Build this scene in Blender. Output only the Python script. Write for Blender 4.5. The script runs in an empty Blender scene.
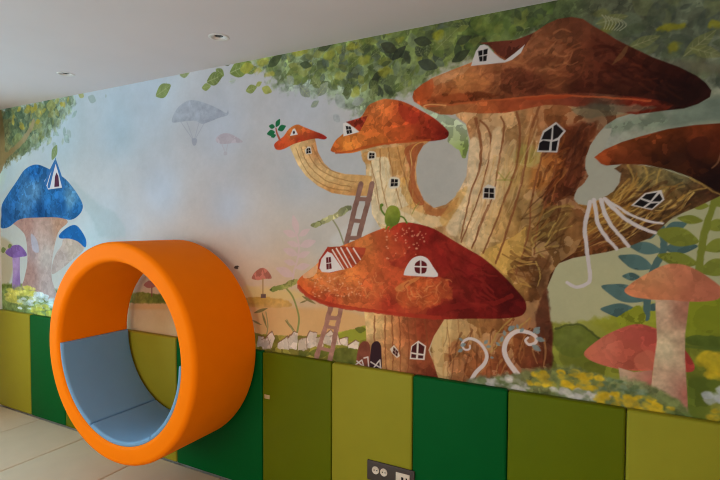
import bpy, bmesh, math, random
import numpy as np
from mathutils import Vector, Matrix

random.seed(7)
SC = bpy.context.scene
COL = SC.collection

# ------------------------------------------------------------------ measures (metres)
# back wall: plane y = 0, x to the right, z up, top of the floor mats z = 0
CEIL = 2.78
LEFT = -5.17
RIGHT = 1.9
NEAR = -4.6
PANEL_TOP = 0.905
PANEL_FRONT = -0.05
CAM = Vector((0.0, -2.5, 1.7235))
CAM_F, CAM_YAW, CAM_PITCH, CAM_ROLL = 490.0, 0.488, 0.0325, 0.0040


def camera_axes():
    f = Vector((-math.sin(CAM_YAW) * math.cos(CAM_PITCH), math.cos(CAM_YAW) * math.cos(CAM_PITCH), -math.sin(CAM_PITCH)))
    r = f.cross(Vector((0, 0, 1))).normalized()
    u = r.cross(f)
    c, s = math.cos(CAM_ROLL), math.sin(CAM_ROLL)
    return r * c + u * s, u * c - r * s, f


# ------------------------------------------------------------------ small helpers
def new_obj(name, me, mat=None, parent=None, loc=None):
    o = bpy.data.objects.new(name, me)
    COL.objects.link(o)
    if mat is not None and me is not None:
        for m in (mat if isinstance(mat, (list, tuple)) else [mat]):
            me.materials.append(m)
    if parent is not None:
        o.parent = parent
    if loc is not None:
        o.location = loc
    return o


def from_bm(name, bm, mat=None, parent=None, loc=None, smooth=True):
    me = bpy.data.meshes.new(name)
    bmesh.ops.recalc_face_normals(bm, faces=bm.faces)
    bm.to_mesh(me)
    bm.free()
    if smooth:
        for p in me.polygons:
            p.use_smooth = True
    return new_obj(name, me, mat, parent, loc)


def tag(o, label=None, cat=None, group=None, kind=None):
    if label: o['label'] = label
    if cat: o['category'] = cat
    if group: o['group'] = group
    if kind: o['kind'] = kind
    return o


def empty(name, loc):
    o = bpy.data.objects.new(name, None)
    o.empty_display_size = 0.1
    COL.objects.link(o)
    o.location = loc
    return o


def box_bm(x0, x1, y0, y1, z0, z1, bevel=0.0, seg=3, bm=None):
    bm2 = bmesh.new()
    bmesh.ops.create_cube(bm2, size=1.0)
    for v in bm2.verts:
        v.co = Vector(((x0 + x1) / 2 + v.co.x * (x1 - x0), (y0 + y1) / 2 + v.co.y * (y1 - y0), (z0 + z1) / 2 + v.co.z * (z1 - z0)))
    if bevel > 0:
        bmesh.ops.bevel(bm2, geom=list(bm2.edges), offset=bevel, segments=seg, profile=0.5, affect='EDGES')
    if bm is None:
        return bm2
    me = bpy.data.meshes.new('tmp'); bm2.to_mesh(me); bm2.free(); bm.from_mesh(me); bpy.data.meshes.remove(me)
    return bm


def lathe_bm(profile, n=64, a0=0.0, a1=2 * math.pi, caps=False, axis='Y', closed=True):
    """profile: closed loop of (radius, along); swept about the axis through the origin"""
    bm = bmesh.new()
    full = abs(a1 - a0 - 2 * math.pi) < 1e-6
    cnt = n if full else n + 1
    rings = []
    for i in range(cnt):
        a = a0 + (a1 - a0) * i / n
        ring = []
        for (r, s) in profile:
            if axis == 'Y':
                ring.append(bm.verts.new((r * math.cos(a), s, r * math.sin(a))))
            else:
                ring.append(bm.verts.new((r * math.cos(a), r * math.sin(a), s)))
        rings.append(ring)
    m = len(profile)
    for i in range(n):
        A, B = rings[i], rings[(i + 1) % cnt]
        for j in range(m if closed else m - 1):
            k = (j + 1) % m
            bm.faces.new((A[j], A[k], B[k], B[j]))
    if caps and not full:
        bm.faces.new(rings[0]); bm.faces.new(list(reversed(rings[-1])))
    return bm


def rounded_rect(r0, r1, s0, s1, rad, seg=6, along=1):
    """closed profile with rounded corners, (radius, along) pairs"""
    pts = []
    for (cx, cy, a) in ((r1 - rad, s1 - rad, 0), (r0 + rad, s1 - rad, 90), (r0 + rad, s0 + rad, 180), (r1 - rad, s0 + rad, 270)):
        for i in range(seg + 1):
            t = math.radians(a + 90 * i / seg)
            pts.append((cx + rad * math.cos(t), cy + rad * math.sin(t)))
    return pts


# ------------------------------------------------------------------ materials
def srgb(r, g, b):
    return tuple((c / 12.92 if c <= 0.04045 else ((c + 0.055) / 1.055) ** 2.4) for c in (r / 255, g / 255, b / 255)) + (1.0,)


def material(name, col, rough=0.5, spec=0.5, vary=0.0, scale=30.0, bump=0.0, bump_scale=400.0, sheen=0.0, metal=0.0):
    m = bpy.data.materials.new(name)
    m.use_nodes = True
    nt = m.node_tree
    b = nt.nodes['Principled BSDF']
    b.inputs['Base Color'].default_value = col
    b.inputs['Roughness'].default_value = rough
    b.inputs['Specular IOR Level'].default_value = spec
    b.inputs['Metallic'].default_value = metal
    if sheen:
        b.inputs['Sheen Weight'].default_value = sheen
    tc = nt.nodes.new('ShaderNodeTexCoord')
    if vary:
        n = nt.nodes.new('ShaderNodeTexNoise')
        n.inputs['Scale'].default_value = scale
        n.inputs['Detail'].default_value = 4
        nt.links.new(tc.outputs['Object'], n.inputs['Vector'])
        r = nt.nodes.new('ShaderNodeValToRGB')
        r.color_ramp.elements[0].position = 0.3
        r.color_ramp.elements[1].position = 0.7
        r.color_ramp.elements[0].color = tuple(c * (1 - vary) for c in col[:3]) + (1,)
        r.color_ramp.elements[1].color = tuple(min(1, c * (1 + vary)) for c in col[:3]) + (1,)
        nt.links.new(n.outputs['Fac'], r.inputs['Fac'])
        nt.links.new(r.outputs['Color'], b.inputs['Base Color'])
    if bump:
        n2 = nt.nodes.new('ShaderNodeTexNoise')
        n2.inputs['Scale'].default_value = bump_scale
        n2.inputs['Detail'].default_value = 3
        nt.links.new(tc.outputs['Object'], n2.inputs['Vector'])
        bp = nt.nodes.new('ShaderNodeBump')
        bp.inputs['Strength'].default_value = bump
        bp.inputs['Distance'].default_value = 0.002
        nt.links.new(n2.outputs['Fac'], bp.inputs['Height'])
        nt.links.new(bp.outputs['Normal'], b.inputs['Normal'])
    return m
SKY, EXPO = 5.9, 0.0
SKY_COOL, SKY_WARM = (0.44, 0.86, 1.06, 1), (1.0, 0.90, 0.80, 1)
PRINT_GAIN = 1.0
# ------------------------------------------------------------------ the printed mural
# The artwork is laid out on the wall plane (metres): outlines were traced from the photograph onto the wall,
# filled on a fine grid and kept as paint colours of the mural mesh.
MX0, MX1, MZ0, MZ1 = LEFT + 0.001, RIGHT - 0.001, 0.875, CEIL - 0.001
STEP = 0.0036
NX = int((MX1 - MX0) / STEP) + 1
NZ = int((MZ1 - MZ0) / STEP) + 1
GX = np.linspace(MX0, MX1, NX)
GZ = np.linspace(MZ0, MZ1, NZ)
RNG = np.random.RandomState(11)


def on_wall(pts):
    """traced photo points -> (x, z) on the back wall"""
    r, u, f = camera_axes()
    out = []
    for p in pts:
        d = f + r * ((p[0] - 360.0) / CAM_F) + u * ((240.0 - p[1]) / CAM_F)
        t = -CAM.y / d.y
        out.append((CAM.x + d.x * t, CAM.z + d.z * t))
    return np.array(out)


def lattice_noise(cell, seed, tall=1.0):
    r = np.random.RandomState(seed)
    cz = cell * tall
    nx, nz = int((MX1 - MX0) / cell) + 3, int((MZ1 - MZ0) / cz) + 3
    g = r.rand(nz, nx)
    fx = (GX - MX0) / cell; fz = (GZ - MZ0) / cz
    ix = fx.astype(int); iz = fz.astype(int)
    tx = fx - ix; tz = fz - iz
    tx = tx * tx * (3 - 2 * tx); tz = (tz * tz * (3 - 2 * tz))[:, None]
    a = g[iz][:, ix] * (1 - tx) + g[iz][:, ix + 1] * tx
    b = g[iz + 1][:, ix] * (1 - tx) + g[iz + 1][:, ix + 1] * tx
    return a * (1 - tz) + b * tz


def fbm(cell, seed, octaves=4, tall=1.0):
    s = 0; a = 1.0; t = 0
    for k in range(octaves):
        s = s + a * lattice_noise(cell / 2 ** k, seed + k, tall); t += a; a *= 0.55
    return s / t


def patches(cell, seed, warp=1.3, stretch=1.0):
    """flat brush patches: nearest-seed cells with a wandering border, one random tone each"""
    r = np.random.RandomState(seed)
    X = (GX - MX0)[None, :] / (cell * stretch) + warp * (fbm(cell, seed + 50, 3) - 0.5) * 2
    Z = (GZ - MZ0)[:, None] / cell + warp * (fbm(cell, seed + 60, 3) - 0.5) * 2
    n = 256
    jx = r.rand(n, n); jz = r.rand(n, n); val = r.rand(n, n)
    ix = np.floor(X).astype(int); iz = np.floor(Z).astype(int)
    best = np.full(X.shape, 9.0); out = np.zeros(X.shape)
    for dx in (-1, 0, 1):
        for dz in (-1, 0, 1):
            a = (ix + dx) % n; b = (iz + dz) % n
            d = (X - ix - dx - jx[b, a]) ** 2 + (Z - iz - dz - jz[b, a]) ** 2
            m = d < best
            best = np.where(m, d, best); out = np.where(m, val[b, a], out)
    return out


def spline(pts, n=6, closed=True):
    P = np.asarray(pts, float)
    m = len(P)
    out = []
    for i in range(m if closed else m - 1):
        if closed:
            p0, p1, p2, p3 = P[(i - 1) % m], P[i], P[(i + 1) % m], P[(i + 2) % m]
        else:
            p0, p1, p2, p3 = P[max(i - 1, 0)], P[i], P[i + 1], P[min(i + 2, m - 1)]
        for k in range(n):
            t = k / n
            out.append(0.5 * ((2 * p1) + (p2 - p0) * t + (2 * p0 - 5 * p1 + 4 * p2 - p3) * t * t + (3 * p1 - p0 - 3 * p2 + p3) * t ** 3))
    if not closed:
        out.append(P[-1])
    return np.array(out)


class Canvas:
    def __init__(self):
        self.c = np.zeros((NZ, NX, 3))
        self.tone = {}
        self.fine = fbm(0.035, 5, 4)
        self.soft = fbm(0.25, 15, 4)
        self.small = patches(0.045, 21)
        self.mid = patches(0.09, 22)
        self.big = patches(0.19, 23)
        self.grain = fbm(0.012, 35, 2)
        self.streak = fbm(0.03, 75, 3, 7.0)
        self.wob1 = fbm(0.03, 45, 3) - 0.5
        self.wob2 = fbm(0.03, 55, 3) - 0.5

    def window(self, P, pad):
        i0 = max(int((P[:, 0].min() - pad - MX0) / STEP), 0); i1 = min(int((P[:, 0].max() + pad - MX0) / STEP) + 2, NX)
        j0 = max(int((P[:, 1].min() - pad - MZ0) / STEP), 0); j1 = min(int((P[:, 1].max() + pad - MZ0) / STEP) + 2, NZ)
        return (i0, i1, j0, j1) if i1 > i0 and j1 > j0 else None

    def cover(self, P, soft, rough, closed=True, width=None):
        """coverage of a polygon, or of a stroke of varying width, on its grid window"""
        pad = soft + rough + (max(width) if width is not None else 0) + 2 * STEP
        w = self.window(P, pad)
        if w is None:
            return None
        i0, i1, j0, j1 = w
        X, Z = np.meshgrid(GX[i0:i1], GZ[j0:j1])
        if rough:
            X = X + 2 * rough * self.wob1[j0:j1, i0:i1]; Z = Z + 2 * rough * self.wob2[j0:j1, i0:i1]
        d2 = np.full(X.shape, 1e9)
        inside = np.zeros(X.shape, bool)
        n = len(P)
        for k in range(n if closed else n - 1):
            a, b = P[k], P[(k + 1) % n]
            e = b - a
            L = e @ e
            if L < 1e-14:
                continue
            t = np.clip(((X - a[0]) * e[0] + (Z - a[1]) * e[1]) / L, 0, 1)
            dd = (X - a[0] - t * e[0]) ** 2 + (Z - a[1] - t * e[1]) ** 2
            if width is not None:
                wd = (width[k] + (width[(k + 1) % n] - width[k]) * t)
                dd = np.sqrt(dd) - wd
            d2 = np.minimum(d2, dd)
            if closed and width is None and a[1] != b[1]:
                c = ((a[1] > Z) != (b[1] > Z)) & (X < (b[0] - a[0]) * (Z - a[1]) / (b[1] - a[1]) + a[0])
                inside ^= c
        if width is None:
            sd = np.sqrt(d2); sd = np.where(inside, -sd, sd)
        else:
            sd = d2
        s = max(soft, STEP)
        return w, np.clip(0.5 - sd / s, 0, 1)

    def colour(self, w, spec, eps=0.0015, pw=1.5):
        i0, i1, j0, j1 = w
        if not isinstance(spec, list):
            return np.ones((j1 - j0, i1 - i0, 1)) * np.array(spec, float)
        K = on_wall([s[:2] for s in spec]); C = np.array([s[2] for s in spec], float)
        X, Z = np.meshgrid(GX[i0:i1], GZ[j0:j1])
        num = 0; den = 0
        for k in range(len(K)):
            q = 1 / ((X - K[k, 0]) ** 2 + (Z - K[k, 1]) ** 2 + eps) ** pw
            num = num + q[..., None] * C[k]; den = den + q
        return num / den[..., None]

    def lay(self, cov, spec, alpha, wash, tint, eps=0.0015):
        w, m = cov
        i0, i1, j0, j1 = w
        c = self.colour(w, spec, eps)
        sl = (slice(j0, j1), slice(i0, i1))
        if wash:
            # wash = dict of texture name -> strength
            t = 0
            for k, v in wash.items():
                if k != 'mix':
                    t = t + v * (getattr(self, k)[sl] - 0.5) * 2
            c = c * (1 + t[..., None])
            if 'mix' in wash:
                other, amount, tex = wash['mix']
                q = np.clip((getattr(self, tex)[sl] - 0.5) * 3 + 0.5, 0, 1) * amount
                c = c * (1 - q[..., None]) + np.array(other) * q[..., None]
        a = (m * alpha)[..., None]
        if tint:
            a = a * np.clip((getattr(self, tint)[sl] - 0.35) * 4, 0, 1)[..., None]
        self.c[sl] = self.c[sl] * (1 - a) + c * a

    def shape(self, pts, spec, curve=True, alpha=1.0, soft=0.0, rough=0.0, wash=None, tint=None, n=5, eps=0.0015):
        P = on_wall(pts)
        if curve:
            P = spline(P, n)
        cov = self.cover(P, soft, rough)
        if cov is not None:
            self.lay(cov, spec, alpha, wash, tint, eps)

    def stroke(self, pts, w0, w1, spec, alpha=1.0, soft=0.0, rough=0.0, curve=True, wash=None, n=5):
        """a brush line, widths in metres (half width at start and end)"""
        P = on_wall(pts)
        if curve and len(P) > 2:
            P = spline(P, n, closed=False)
        wd = np.linspace(w0, w1, len(P))
        cov = self.cover(P, soft, rough, closed=False, width=wd)
        if cov is not None:
            self.lay(cov, spec, alpha, wash, None)

    def leaf(self, a, b, fat, col, alpha=1.0, vein=None, wash=None, soft=0.0):
        """a pointed leaf from point a to point b (photo points), fat = half width / length"""
        A, B = on_wall([a, b])
        d = B - A
        nrm = np.array([-d[1], d[0]])
        prof = [(0, 0), (.15, .55), (.35, .95), (.55, 1), (.78, .62), (1, 0)]
        P = [A + d * t + nrm * fat * s for t, s in prof] + [A + d * t - nrm * fat * s for t, s in prof[-2:0:-1]]
        cov = self.cover(spline(P, 3), soft, 0.0)
        if cov is not None:
            self.lay(cov, col, alpha, wash, None)
        if vein is not None:
            L = np.linalg.norm(d)
            cov = self.cover(np.array([A, B]), 0, 0, closed=False, width=np.array([L * .02, L * .008]))
            if cov is not None:
                self.lay(cov, vein, alpha * .8, None, None)
            for t in (.25, .45, .65):
                for s in (-1, 1):
                    q0 = A + d * t; q1 = A + d * (t + .16) + s * nrm * fat * .8
                    cov = self.cover(np.array([q0, q1]), 0, 0, closed=False, width=np.array([L * .012, L * .006]))
                    if cov is not None:
                        self.lay(cov, vein, alpha * .7, None, None)

    def dot(self, x, y, rx, ry, col, alpha=1.0, soft=0.004, rough=0.0, wash=None):
        C = on_wall([(x, y)])[0]
        S = on_wall([(x + 1, y), (x, y + 1)])
        sx = abs(S[0, 0] - C[0]); sz = abs(S[1, 1] - C[1])
        t = np.linspace(0, 2 * math.pi, 14, endpoint=False)
        P = np.stack([C[0] + rx * sx * np.cos(t), C[1] + ry * sz * np.sin(t)], 1)
        cov = self.cover(P, soft, rough)
        if cov is not None:
            self.lay(cov, col, alpha, wash, None)


def foliage(cv, region, count, size, cols, alpha=(.5, .95), vein_p=0.3, seed=1, angle=None, vein=(150, 150, 110)):
    """scatter painted leaves inside a traced region"""
    r = np.random.RandomState(seed)
    R = np.array(region, float)
    lo, hi = R.min(0), R.max(0)
    done = 0
    while done < count:
        x, y = lo + r.rand(2) * (hi - lo)
        ins = False
        for k in range(len(R)):
            a, b = R[k], R[(k + 1) % len(R)]
            if (a[1] > y) != (b[1] > y) and x < (b[0] - a[0]) * (y - a[1]) / (b[1] - a[1]) + a[0]:
                ins = not ins
        if not ins:
            continue
        done += 1
        s = size * (0.6 + 0.8 * r.rand())
        an = (r.rand() * math.pi * 2) if angle is None else angle + (r.rand() - .5) * 1.6
        c = cols[r.randint(len(cols))]
        dx, dy = s * math.cos(an) * .5, s * math.sin(an) * .5
        cv.leaf((x - dx, y - dy), (x + dx, y + dy), 0.2 + 0.16 * r.rand(), c, alpha[0] + (alpha[1] - alpha[0]) * r.rand(),
                vein if r.rand() < vein_p else None, {'fine': .25})


def inside(R, x, y):
    ins = False
    for k in range(len(R)):
        a, b = R[k], R[(k + 1) % len(R)]
        if (a[1] > y) != (b[1] > y) and x < (b[0] - a[0]) * (y - a[1]) / (b[1] - a[1]) + a[0]:
            ins = not ins
    return ins


def hatch(cv, region, count, angle, spread, length, cols, width, seed, alpha=.6, bend=.25):
    """loose dry-brush strokes inside a traced region"""
    r = np.random.RandomState(seed)
    R = np.array(region, float)
    lo, hi = R.min(0), R.max(0)
    done = 0
    while done < count:
        x, y = lo + r.rand(2) * (hi - lo)
        if not inside(R, x, y):
            continue
        done += 1
        a = angle + (r.rand() - .5) * 2 * spread
        L = length * (.5 + r.rand()) * .5
        dx, dy = L * math.cos(a), L * math.sin(a)
        b = bend * (r.rand() - .5) * 2
        pts = [(x - dx, y - dy), (x - dy * b, y + dx * b), (x + dx, y + dy)]
        if not (inside(R, *pts[0]) and inside(R, *pts[2])):
            continue
        cv.stroke(pts, width * (.6 + .8 * r.rand()), width * .4, cols[r.randint(len(cols))], alpha * (.5 + .5 * r.rand()), rough=.003, n=3)


def flowers(cv, region, count, cols, size, seed, alpha=.9):
    r = np.random.RandomState(seed)
    R = np.array(region, float)
    lo, hi = R.min(0), R.max(0)
    done = 0
    while done < count:
        x, y = lo + r.rand(2) * (hi - lo)
        ins = False
        for k in range(len(R)):
            a, b = R[k], R[(k + 1) % len(R)]
            if (a[1] > y) != (b[1] > y) and x < (b[0] - a[0]) * (y - a[1]) / (b[1] - a[1]) + a[0]:
                ins = not ins
        if not ins:
            continue
        done += 1
        s = size * (.5 + r.rand())
        cv.dot(x, y, s, s * .6, cols[r.randint(len(cols))], alpha * (.6 + .4 * r.rand()), .008, .006, {'fine': .2})


def panes(cv, quad, col, cross=None, nx=2, nz=2, gap=.14):
    """window panes inside a traced four-cornered opening: lower left, lower right, upper right, upper left"""
    q = [np.array(p, float) for p in quad]
    for i in range(nx):
        for j in range(nz):
            u0, u1 = (i + gap / 2) / nx, (i + 1 - gap / 2) / nx
            v0, v1 = (j + gap / 2) / nz, (j + 1 - gap / 2) / nz
            f = lambda u, v: q[0] * (1 - u) * (1 - v) + q[1] * u * (1 - v) + q[2] * u * v + q[3] * (1 - u) * v
            cv.shape([f(u0, v0), f(u1, v0), f(u1, v1), f(u0, v1)], col, curve=False)
WHITE_R = (172, 164, 154)


def muted(c):
    g = c.mean(2, keepdims=True)
    warm = np.clip((c[..., :1] - c[..., 2:]) / 120.0, 0, 1)
    return np.clip(g + (c - g) * (1 - .12 * warm), 0, 255)


def paint_artwork():
    cv = Canvas()
    top = lambda x: 110 - 0.2 * x
    # ---- sky and distance
    cv.shape([(-5, 60), (900, -160), (1600, -400), (1600, 900), (-5, 420)],
             [(5, 150, (172, 196, 200)), (60, 130, (168, 192, 202)), (120, 130, (162, 186, 200)), (150, 110, (168, 184, 196)), (110, 210, (184, 198, 207)), (130, 226, (182, 190, 198)), (95, 236, (178, 196, 202)), (160, 190, (178, 192, 206)),
              (220, 130, (162, 170, 180)), (230, 210, (164, 172, 184)), (300, 110, (158, 160, 164)), (300, 180, (160, 160, 161)), (345, 160, (160, 158, 155)),
              (250, 240, (174, 166, 160)), (230, 255, (184, 166, 152)), (320, 240, (172, 162, 150)), (260, 272, (188, 162, 138)), (300, 285, (188, 157, 126)), (150, 260, (176, 178, 182)),
              (280, 312, (200, 144, 84)), (240, 288, (200, 150, 100)), (262, 320, (204, 142, 80)), (236, 268, (188, 158, 132)), (130, 300, (192, 130, 78)), (160, 315, (194, 126, 70)), (146, 284, (188, 142, 104)), (330, 325, (196, 140, 82)), (230, 300, (190, 150, 110)), (140, 280, (196, 152, 118)), (150, 320, (196, 142, 92)), (5, 260, (172, 180, 172)),
              (450, 170, (152, 145, 134)), (600, 180, (137, 131, 113)), (580, 290, (152, 144, 106)), (600, 300, (150, 142, 100)), (640, 130, (120, 124, 108)), (690, 215, (140, 134, 98)), (720, 230, (134, 128, 88)),
              (850, 200, (120, 116, 90)), (1000, 100, (110, 110, 90))],
             curve=False, wash={'soft': .05}, eps=0.02)
    cv.shape([(70, 180), (85, 192), (100, 205), (118, 215), (125, 235), (100, 236), (92, 220), (82, 205)], (150, 172, 176), alpha=.35, soft=.03, rough=.02)
    cv.shape([(330, 240), (350, 222), (372, 205), (372, 230), (345, 246)], (182, 176, 168), alpha=.5, soft=.03)
    # ---- meadow far left and behind the ring
    cv.shape([(-3, 240), (12, 244), (14, 262), (8, 285), (-3, 286)], (168, 152, 112), alpha=.7, soft=.03)
    cv.shape([(-3, 288), (20, 284), (60, 290), (90, 300), (90, 330), (-3, 325)], [(5, 300, (96, 112, 44)), (40, 305, (110, 124, 64)), (70, 310, (126, 136, 100))], rough=.01, soft=.02, wash={'fine': .25})
    cv.shape([(118, 296), (140, 292), (160, 294), (180, 297), (200, 298), (200, 303), (160, 304), (120, 303)], [(130, 298, (128, 108, 40)), (160, 298, (98, 92, 32))], curve=False, rough=.008, soft=.01, wash={'fine': .3})
    cv.shape([(118, 304), (200, 304), (205, 309), (118, 309)], (196, 122, 60), alpha=.6, soft=.02)
    cv.stroke([(152, 296), (152, 287)], .006, .005, (120, 55, 50)); cv.shape([(144, 285), (150, 280), (158, 284), (154, 287), (148, 288)], (150, 70, 60), rough=.006, alpha=.8)
    # ---- ochre fields right of the ring
    cv.shape([(236, 288), (262, 287), (300, 291), (300, 300), (236, 300)], (206, 166, 84), alpha=.55, soft=.03, rough=.02)
    cv.shape([(236, 299), (256, 297), (282, 299), (292, 306), (270, 308), (236, 306)], [(250, 300, (182, 126, 42)), (285, 305, (190, 134, 58))], alpha=.9, soft=.008, rough=.008, wash={'fine': .15})
    cv.shape([(236, 308), (300, 308), (352, 312), (370, 322), (370, 336), (236, 334)], (200, 140, 78), alpha=.8, soft=.03)
    cv.shape([(252, 279), (253, 275), (257, 270), (263, 268), (268, 271), (272, 278), (266, 279), (258, 280)], (164, 90, 70), wash={'small': .2}, rough=.004)
    cv.stroke([(263, 279), (263, 296)], .005, .005, (160, 118, 72)); cv.shape([(261, 294), (266, 294), (266, 298), (261, 298)], (100, 72, 62), curve=False)
    # pale pink fern
    pk = (190, 155, 150)
    cv.stroke([(296, 232), (299, 245), (298, 258), (294, 272), (293, 280)], .007, .007, pk, .7)
    for a, b in (((298, 234), (293, 215)), ((297, 236), (283, 231)), ((299, 236), (310, 229)), ((299, 246), (287, 242)), ((300, 246), (316, 241)), ((298, 255), (283, 249)), ((298, 257), (310, 252)), ((296, 264), (284, 261)), ((296, 268), (310, 265)), ((294, 276), (276, 268))):
        cv.leaf(a, b, .2, pk, .75)
    # umbel plants
    cv.stroke([(333, 220), (339, 230), (344, 244)], .005, .005, (128, 122, 88))
    cv.shape([(311, 226), (316, 222), (325, 218), (334, 214), (341, 208), (351, 206), (351, 210), (344, 214), (336, 219), (324, 224), (316, 228)], [(315, 225, (120, 118, 72)), (332, 217, (176, 164, 110)), (347, 209, (120, 118, 80))], rough=.008, wash={'small': .2})
    cv.stroke([(287, 289), (293, 297), (298, 312), (299, 322), (296, 338)], .006, .007, (126, 122, 60))
    cv.shape([(270, 290), (274, 286), (284, 284), (290, 280), (297, 279), (297, 283), (290, 287), (281, 290), (273, 292)], [(275, 289, (98, 100, 44)), (290, 283, (140, 130, 64))], rough=.008, wash={'small': .25})
    for a, b in (((254, 313), (268, 308)), ((262, 311), (266, 309)), ((285, 320), (295, 331)), ((262, 312), (267, 328)), ((252, 320), (262, 325)), ((302, 296), (316, 304)), ((300, 303), (308, 300))):
        cv.leaf(a, b, .08, (108, 92, 48), .85)
    cv.stroke([(266, 312), (268, 326), (266, 338)], .004, .004, (134, 120, 70)); cv.stroke([(287, 320), (296, 336)], .004, .004, (134, 120, 70))
    # stones and grass along the bottom, left of the red mushroom
    cv.shape([(240, 331), (262, 334), (300, 336), (345, 331), (372, 328), (372, 372), (240, 352)], [(255, 345, (140, 116, 36)), (300, 345, (134, 112, 40)), (350, 335, (142, 128, 34)), (350, 360, (112, 94, 34))], rough=.006, wash={'mid': .2, 'fine': .15})
    cv.shape([(338, 336), (345, 331), (360, 328), (370, 328), (370, 338), (350, 341)], (138, 130, 34), rough=.004)
    for bl in ([(333, 352), (345, 347), (358, 350), (364, 358), (350, 366), (336, 360)], [(310, 352), (322, 348), (330, 352), (322, 358), (312, 356)], [(355, 328), (362, 327), (366, 330), (360, 333)], [(334, 362), (352, 360), (362, 366), (350, 370)], [(300, 350), (312, 354), (300, 357)]):
        cv.shape(bl, (86, 84, 30), alpha=.75, rough=.006, wash={'fine': .2})
    st = (196, 164, 144)
    for s in ([(258, 336), (264, 336), (266, 348), (257, 346)], [(266, 337), (272, 331), (275, 338), (272, 348), (265, 348)], [(278, 343), (288, 336), (289, 350), (278, 348)], [(288, 338), (294, 331), (298, 333), (297, 349), (289, 349)], [(306, 338), (310, 331), (317, 333), (316, 346), (308, 349)], [(321, 337), (331, 330), (338, 338), (332, 346), (322, 344)], [(338, 339), (348, 337), (348, 346), (338, 344)], [(348, 345), (356, 340), (360, 342), (358, 349), (349, 349)]):
        cv.shape(s, st, curve=False, rough=.008, alpha=.9, wash={'small': .12})
        cv.stroke(s[:3], .0035, .0025, (112, 66, 44), .75, rough=.006, curve=False)
    cv.shape([(234, 268), (235, 266), (238, 265.5), (239.5, 267), (238, 267.5), (238.5, 269), (236, 269)], (66, 48, 40), curve=False)
    for s in ([(262, 340), (268, 337), (271, 349), (262, 349)], [(298, 340), (306, 337), (308, 350), (298, 350)], [(316, 338), (322, 336), (324, 347), (316, 347)], [(330, 336), (338, 334), (341, 345), (332, 346)]):
        cv.shape(s, (184, 150, 128), curve=False, rough=.008, alpha=.85, wash={'small': .15})
        cv.stroke(s[:3], .003, .0025, (116, 72, 48), .6, rough=.006, curve=False)
    # ---- parachutes
    cv.shape([(172, 122), (175, 112), (182, 104), (192, 100), (205, 103), (217, 108), (226, 113), (228, 110), (228, 115), (219, 118), (209, 122), (202, 124), (196, 121), (188, 121), (180, 122)], [(185, 108, (142, 152, 166)), (215, 114, (132, 140, 152)), (185, 120, (134, 144, 156))], alpha=.65, wash={'fine': .12, 'small': .05})
    for a in ((181, 122), (187, 122), (199, 123), (205, 122)):
        cv.stroke([a, (194 + (a[0] - 193) * .12, 139)], .003, .003, (140, 146, 158), .6)
    cv.shape([(192, 139), (197, 139), (196, 145), (193, 145)], (134, 140, 152), alpha=.7)
    cv.shape([(216, 141), (218, 136), (226, 133), (235, 136), (243, 142), (234, 143), (222, 144)], (164, 152, 158), alpha=.75, wash={'small': .08})
    cv.stroke([(222, 144), (225, 152)], .003, .003, (160, 152, 158), .6); cv.stroke([(228, 144), (226, 152)], .003, .003, (160, 152, 158), .6)
    cv.shape([(224, 152), (227, 152), (227, 155), (224, 155)], (156, 150, 156), alpha=.6)
    # ---- foliage, left corner
    cv.shape([(-3, 100), (0, 109), (40, 102), (72, 94), (74, 106), (62, 122), (46, 138), (34, 150), (16, 158), (0, 168), (-3, 168)],
             [(5, 120, (84, 88, 50)), (30, 120, (102, 122, 92)), (50, 110, (116, 138, 108)), (68, 100, (140, 162, 140)), (35, 145, (112, 134, 110)), (10, 150, (104, 108, 66))], alpha=.9, soft=.05, rough=.05, wash={'small': .15, 'fine': .25})
    foliage(cv, [(6, 108), (70, 96), (70, 112), (40, 142), (10, 156)], 90, 9, [(88, 108, 76), (74, 96, 72), (104, 126, 90), (120, 136, 84), (64, 88, 70), (136, 150, 110)], (.35, .75), 0, 3)
    foliage(cv, [(8, 110), (70, 98), (60, 116), (30, 132), (14, 134)], 26, 7, [(156, 150, 56), (144, 142, 60), (168, 158, 66), (138, 146, 86)], (.55, .9), 0, 4)
    foliage(cv, [(50, 108), (76, 104), (72, 140), (48, 150), (40, 150)], 22, 7, [(126, 154, 144), (140, 164, 150), (150, 166, 120)], (.3, .6), 0, 5, 1.5)
    cv.shape([(-3, 100), (2, 112), (5, 140), (6, 152), (22, 138), (31, 124), (33, 119), (35, 121), (32, 131), (24, 143), (8, 158), (3, 168), (-3, 172)], [(1, 120, (92, 76, 44)), (4, 155, (138, 118, 74)), (30, 128, (150, 140, 104))], alpha=.85, rough=.01, soft=.01)
    cv.leaf((57, 145), (52, 160), .27, (112, 136, 84), .9, (150, 165, 120))
    cv.leaf((84, 97), (78, 92), .3, (150, 156, 90), .8); cv.leaf((96, 101), (88, 97), .3, (136, 156, 150), .7); cv.leaf((106, 98), (106, 94), .3, (140, 158, 150), .6)
    # ---- foliage, along the top
    cv.shape([(190, 60), (225, 62), (262, 70), (278, 86), (300, 92), (330, 96), (348, 110), (372, 112), (392, 98), (420, 92), (440, 70), (480, 60), (560, 30), (620, 50), (680, 75), (712, 92), (740, 105), (900, 130), (1500, 200), (1500, -500), (560, -60), (360, 22)],
             [(235, 68, (150, 160, 130)), (280, 62, (116, 134, 78)), (300, 84, (140, 154, 136)), (340, 60, (104, 122, 66)), (340, 95, (126, 138, 112)), (390, 55, (98, 112, 56)), (400, 85, (100, 112, 66)), (440, 40, (88, 98, 44)), (480, 30, (78, 90, 42)), (540, 12, (60, 70, 38)), (620, 20, (66, 68, 50)), (670, 40, (70, 74, 56)), (710, 70, (72, 74, 58)), (900, 60, (70, 76, 58))],
             alpha=.93, soft=.06, rough=.05, wash={'fine': .3, 'small': .16, 'mid': .1})
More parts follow.
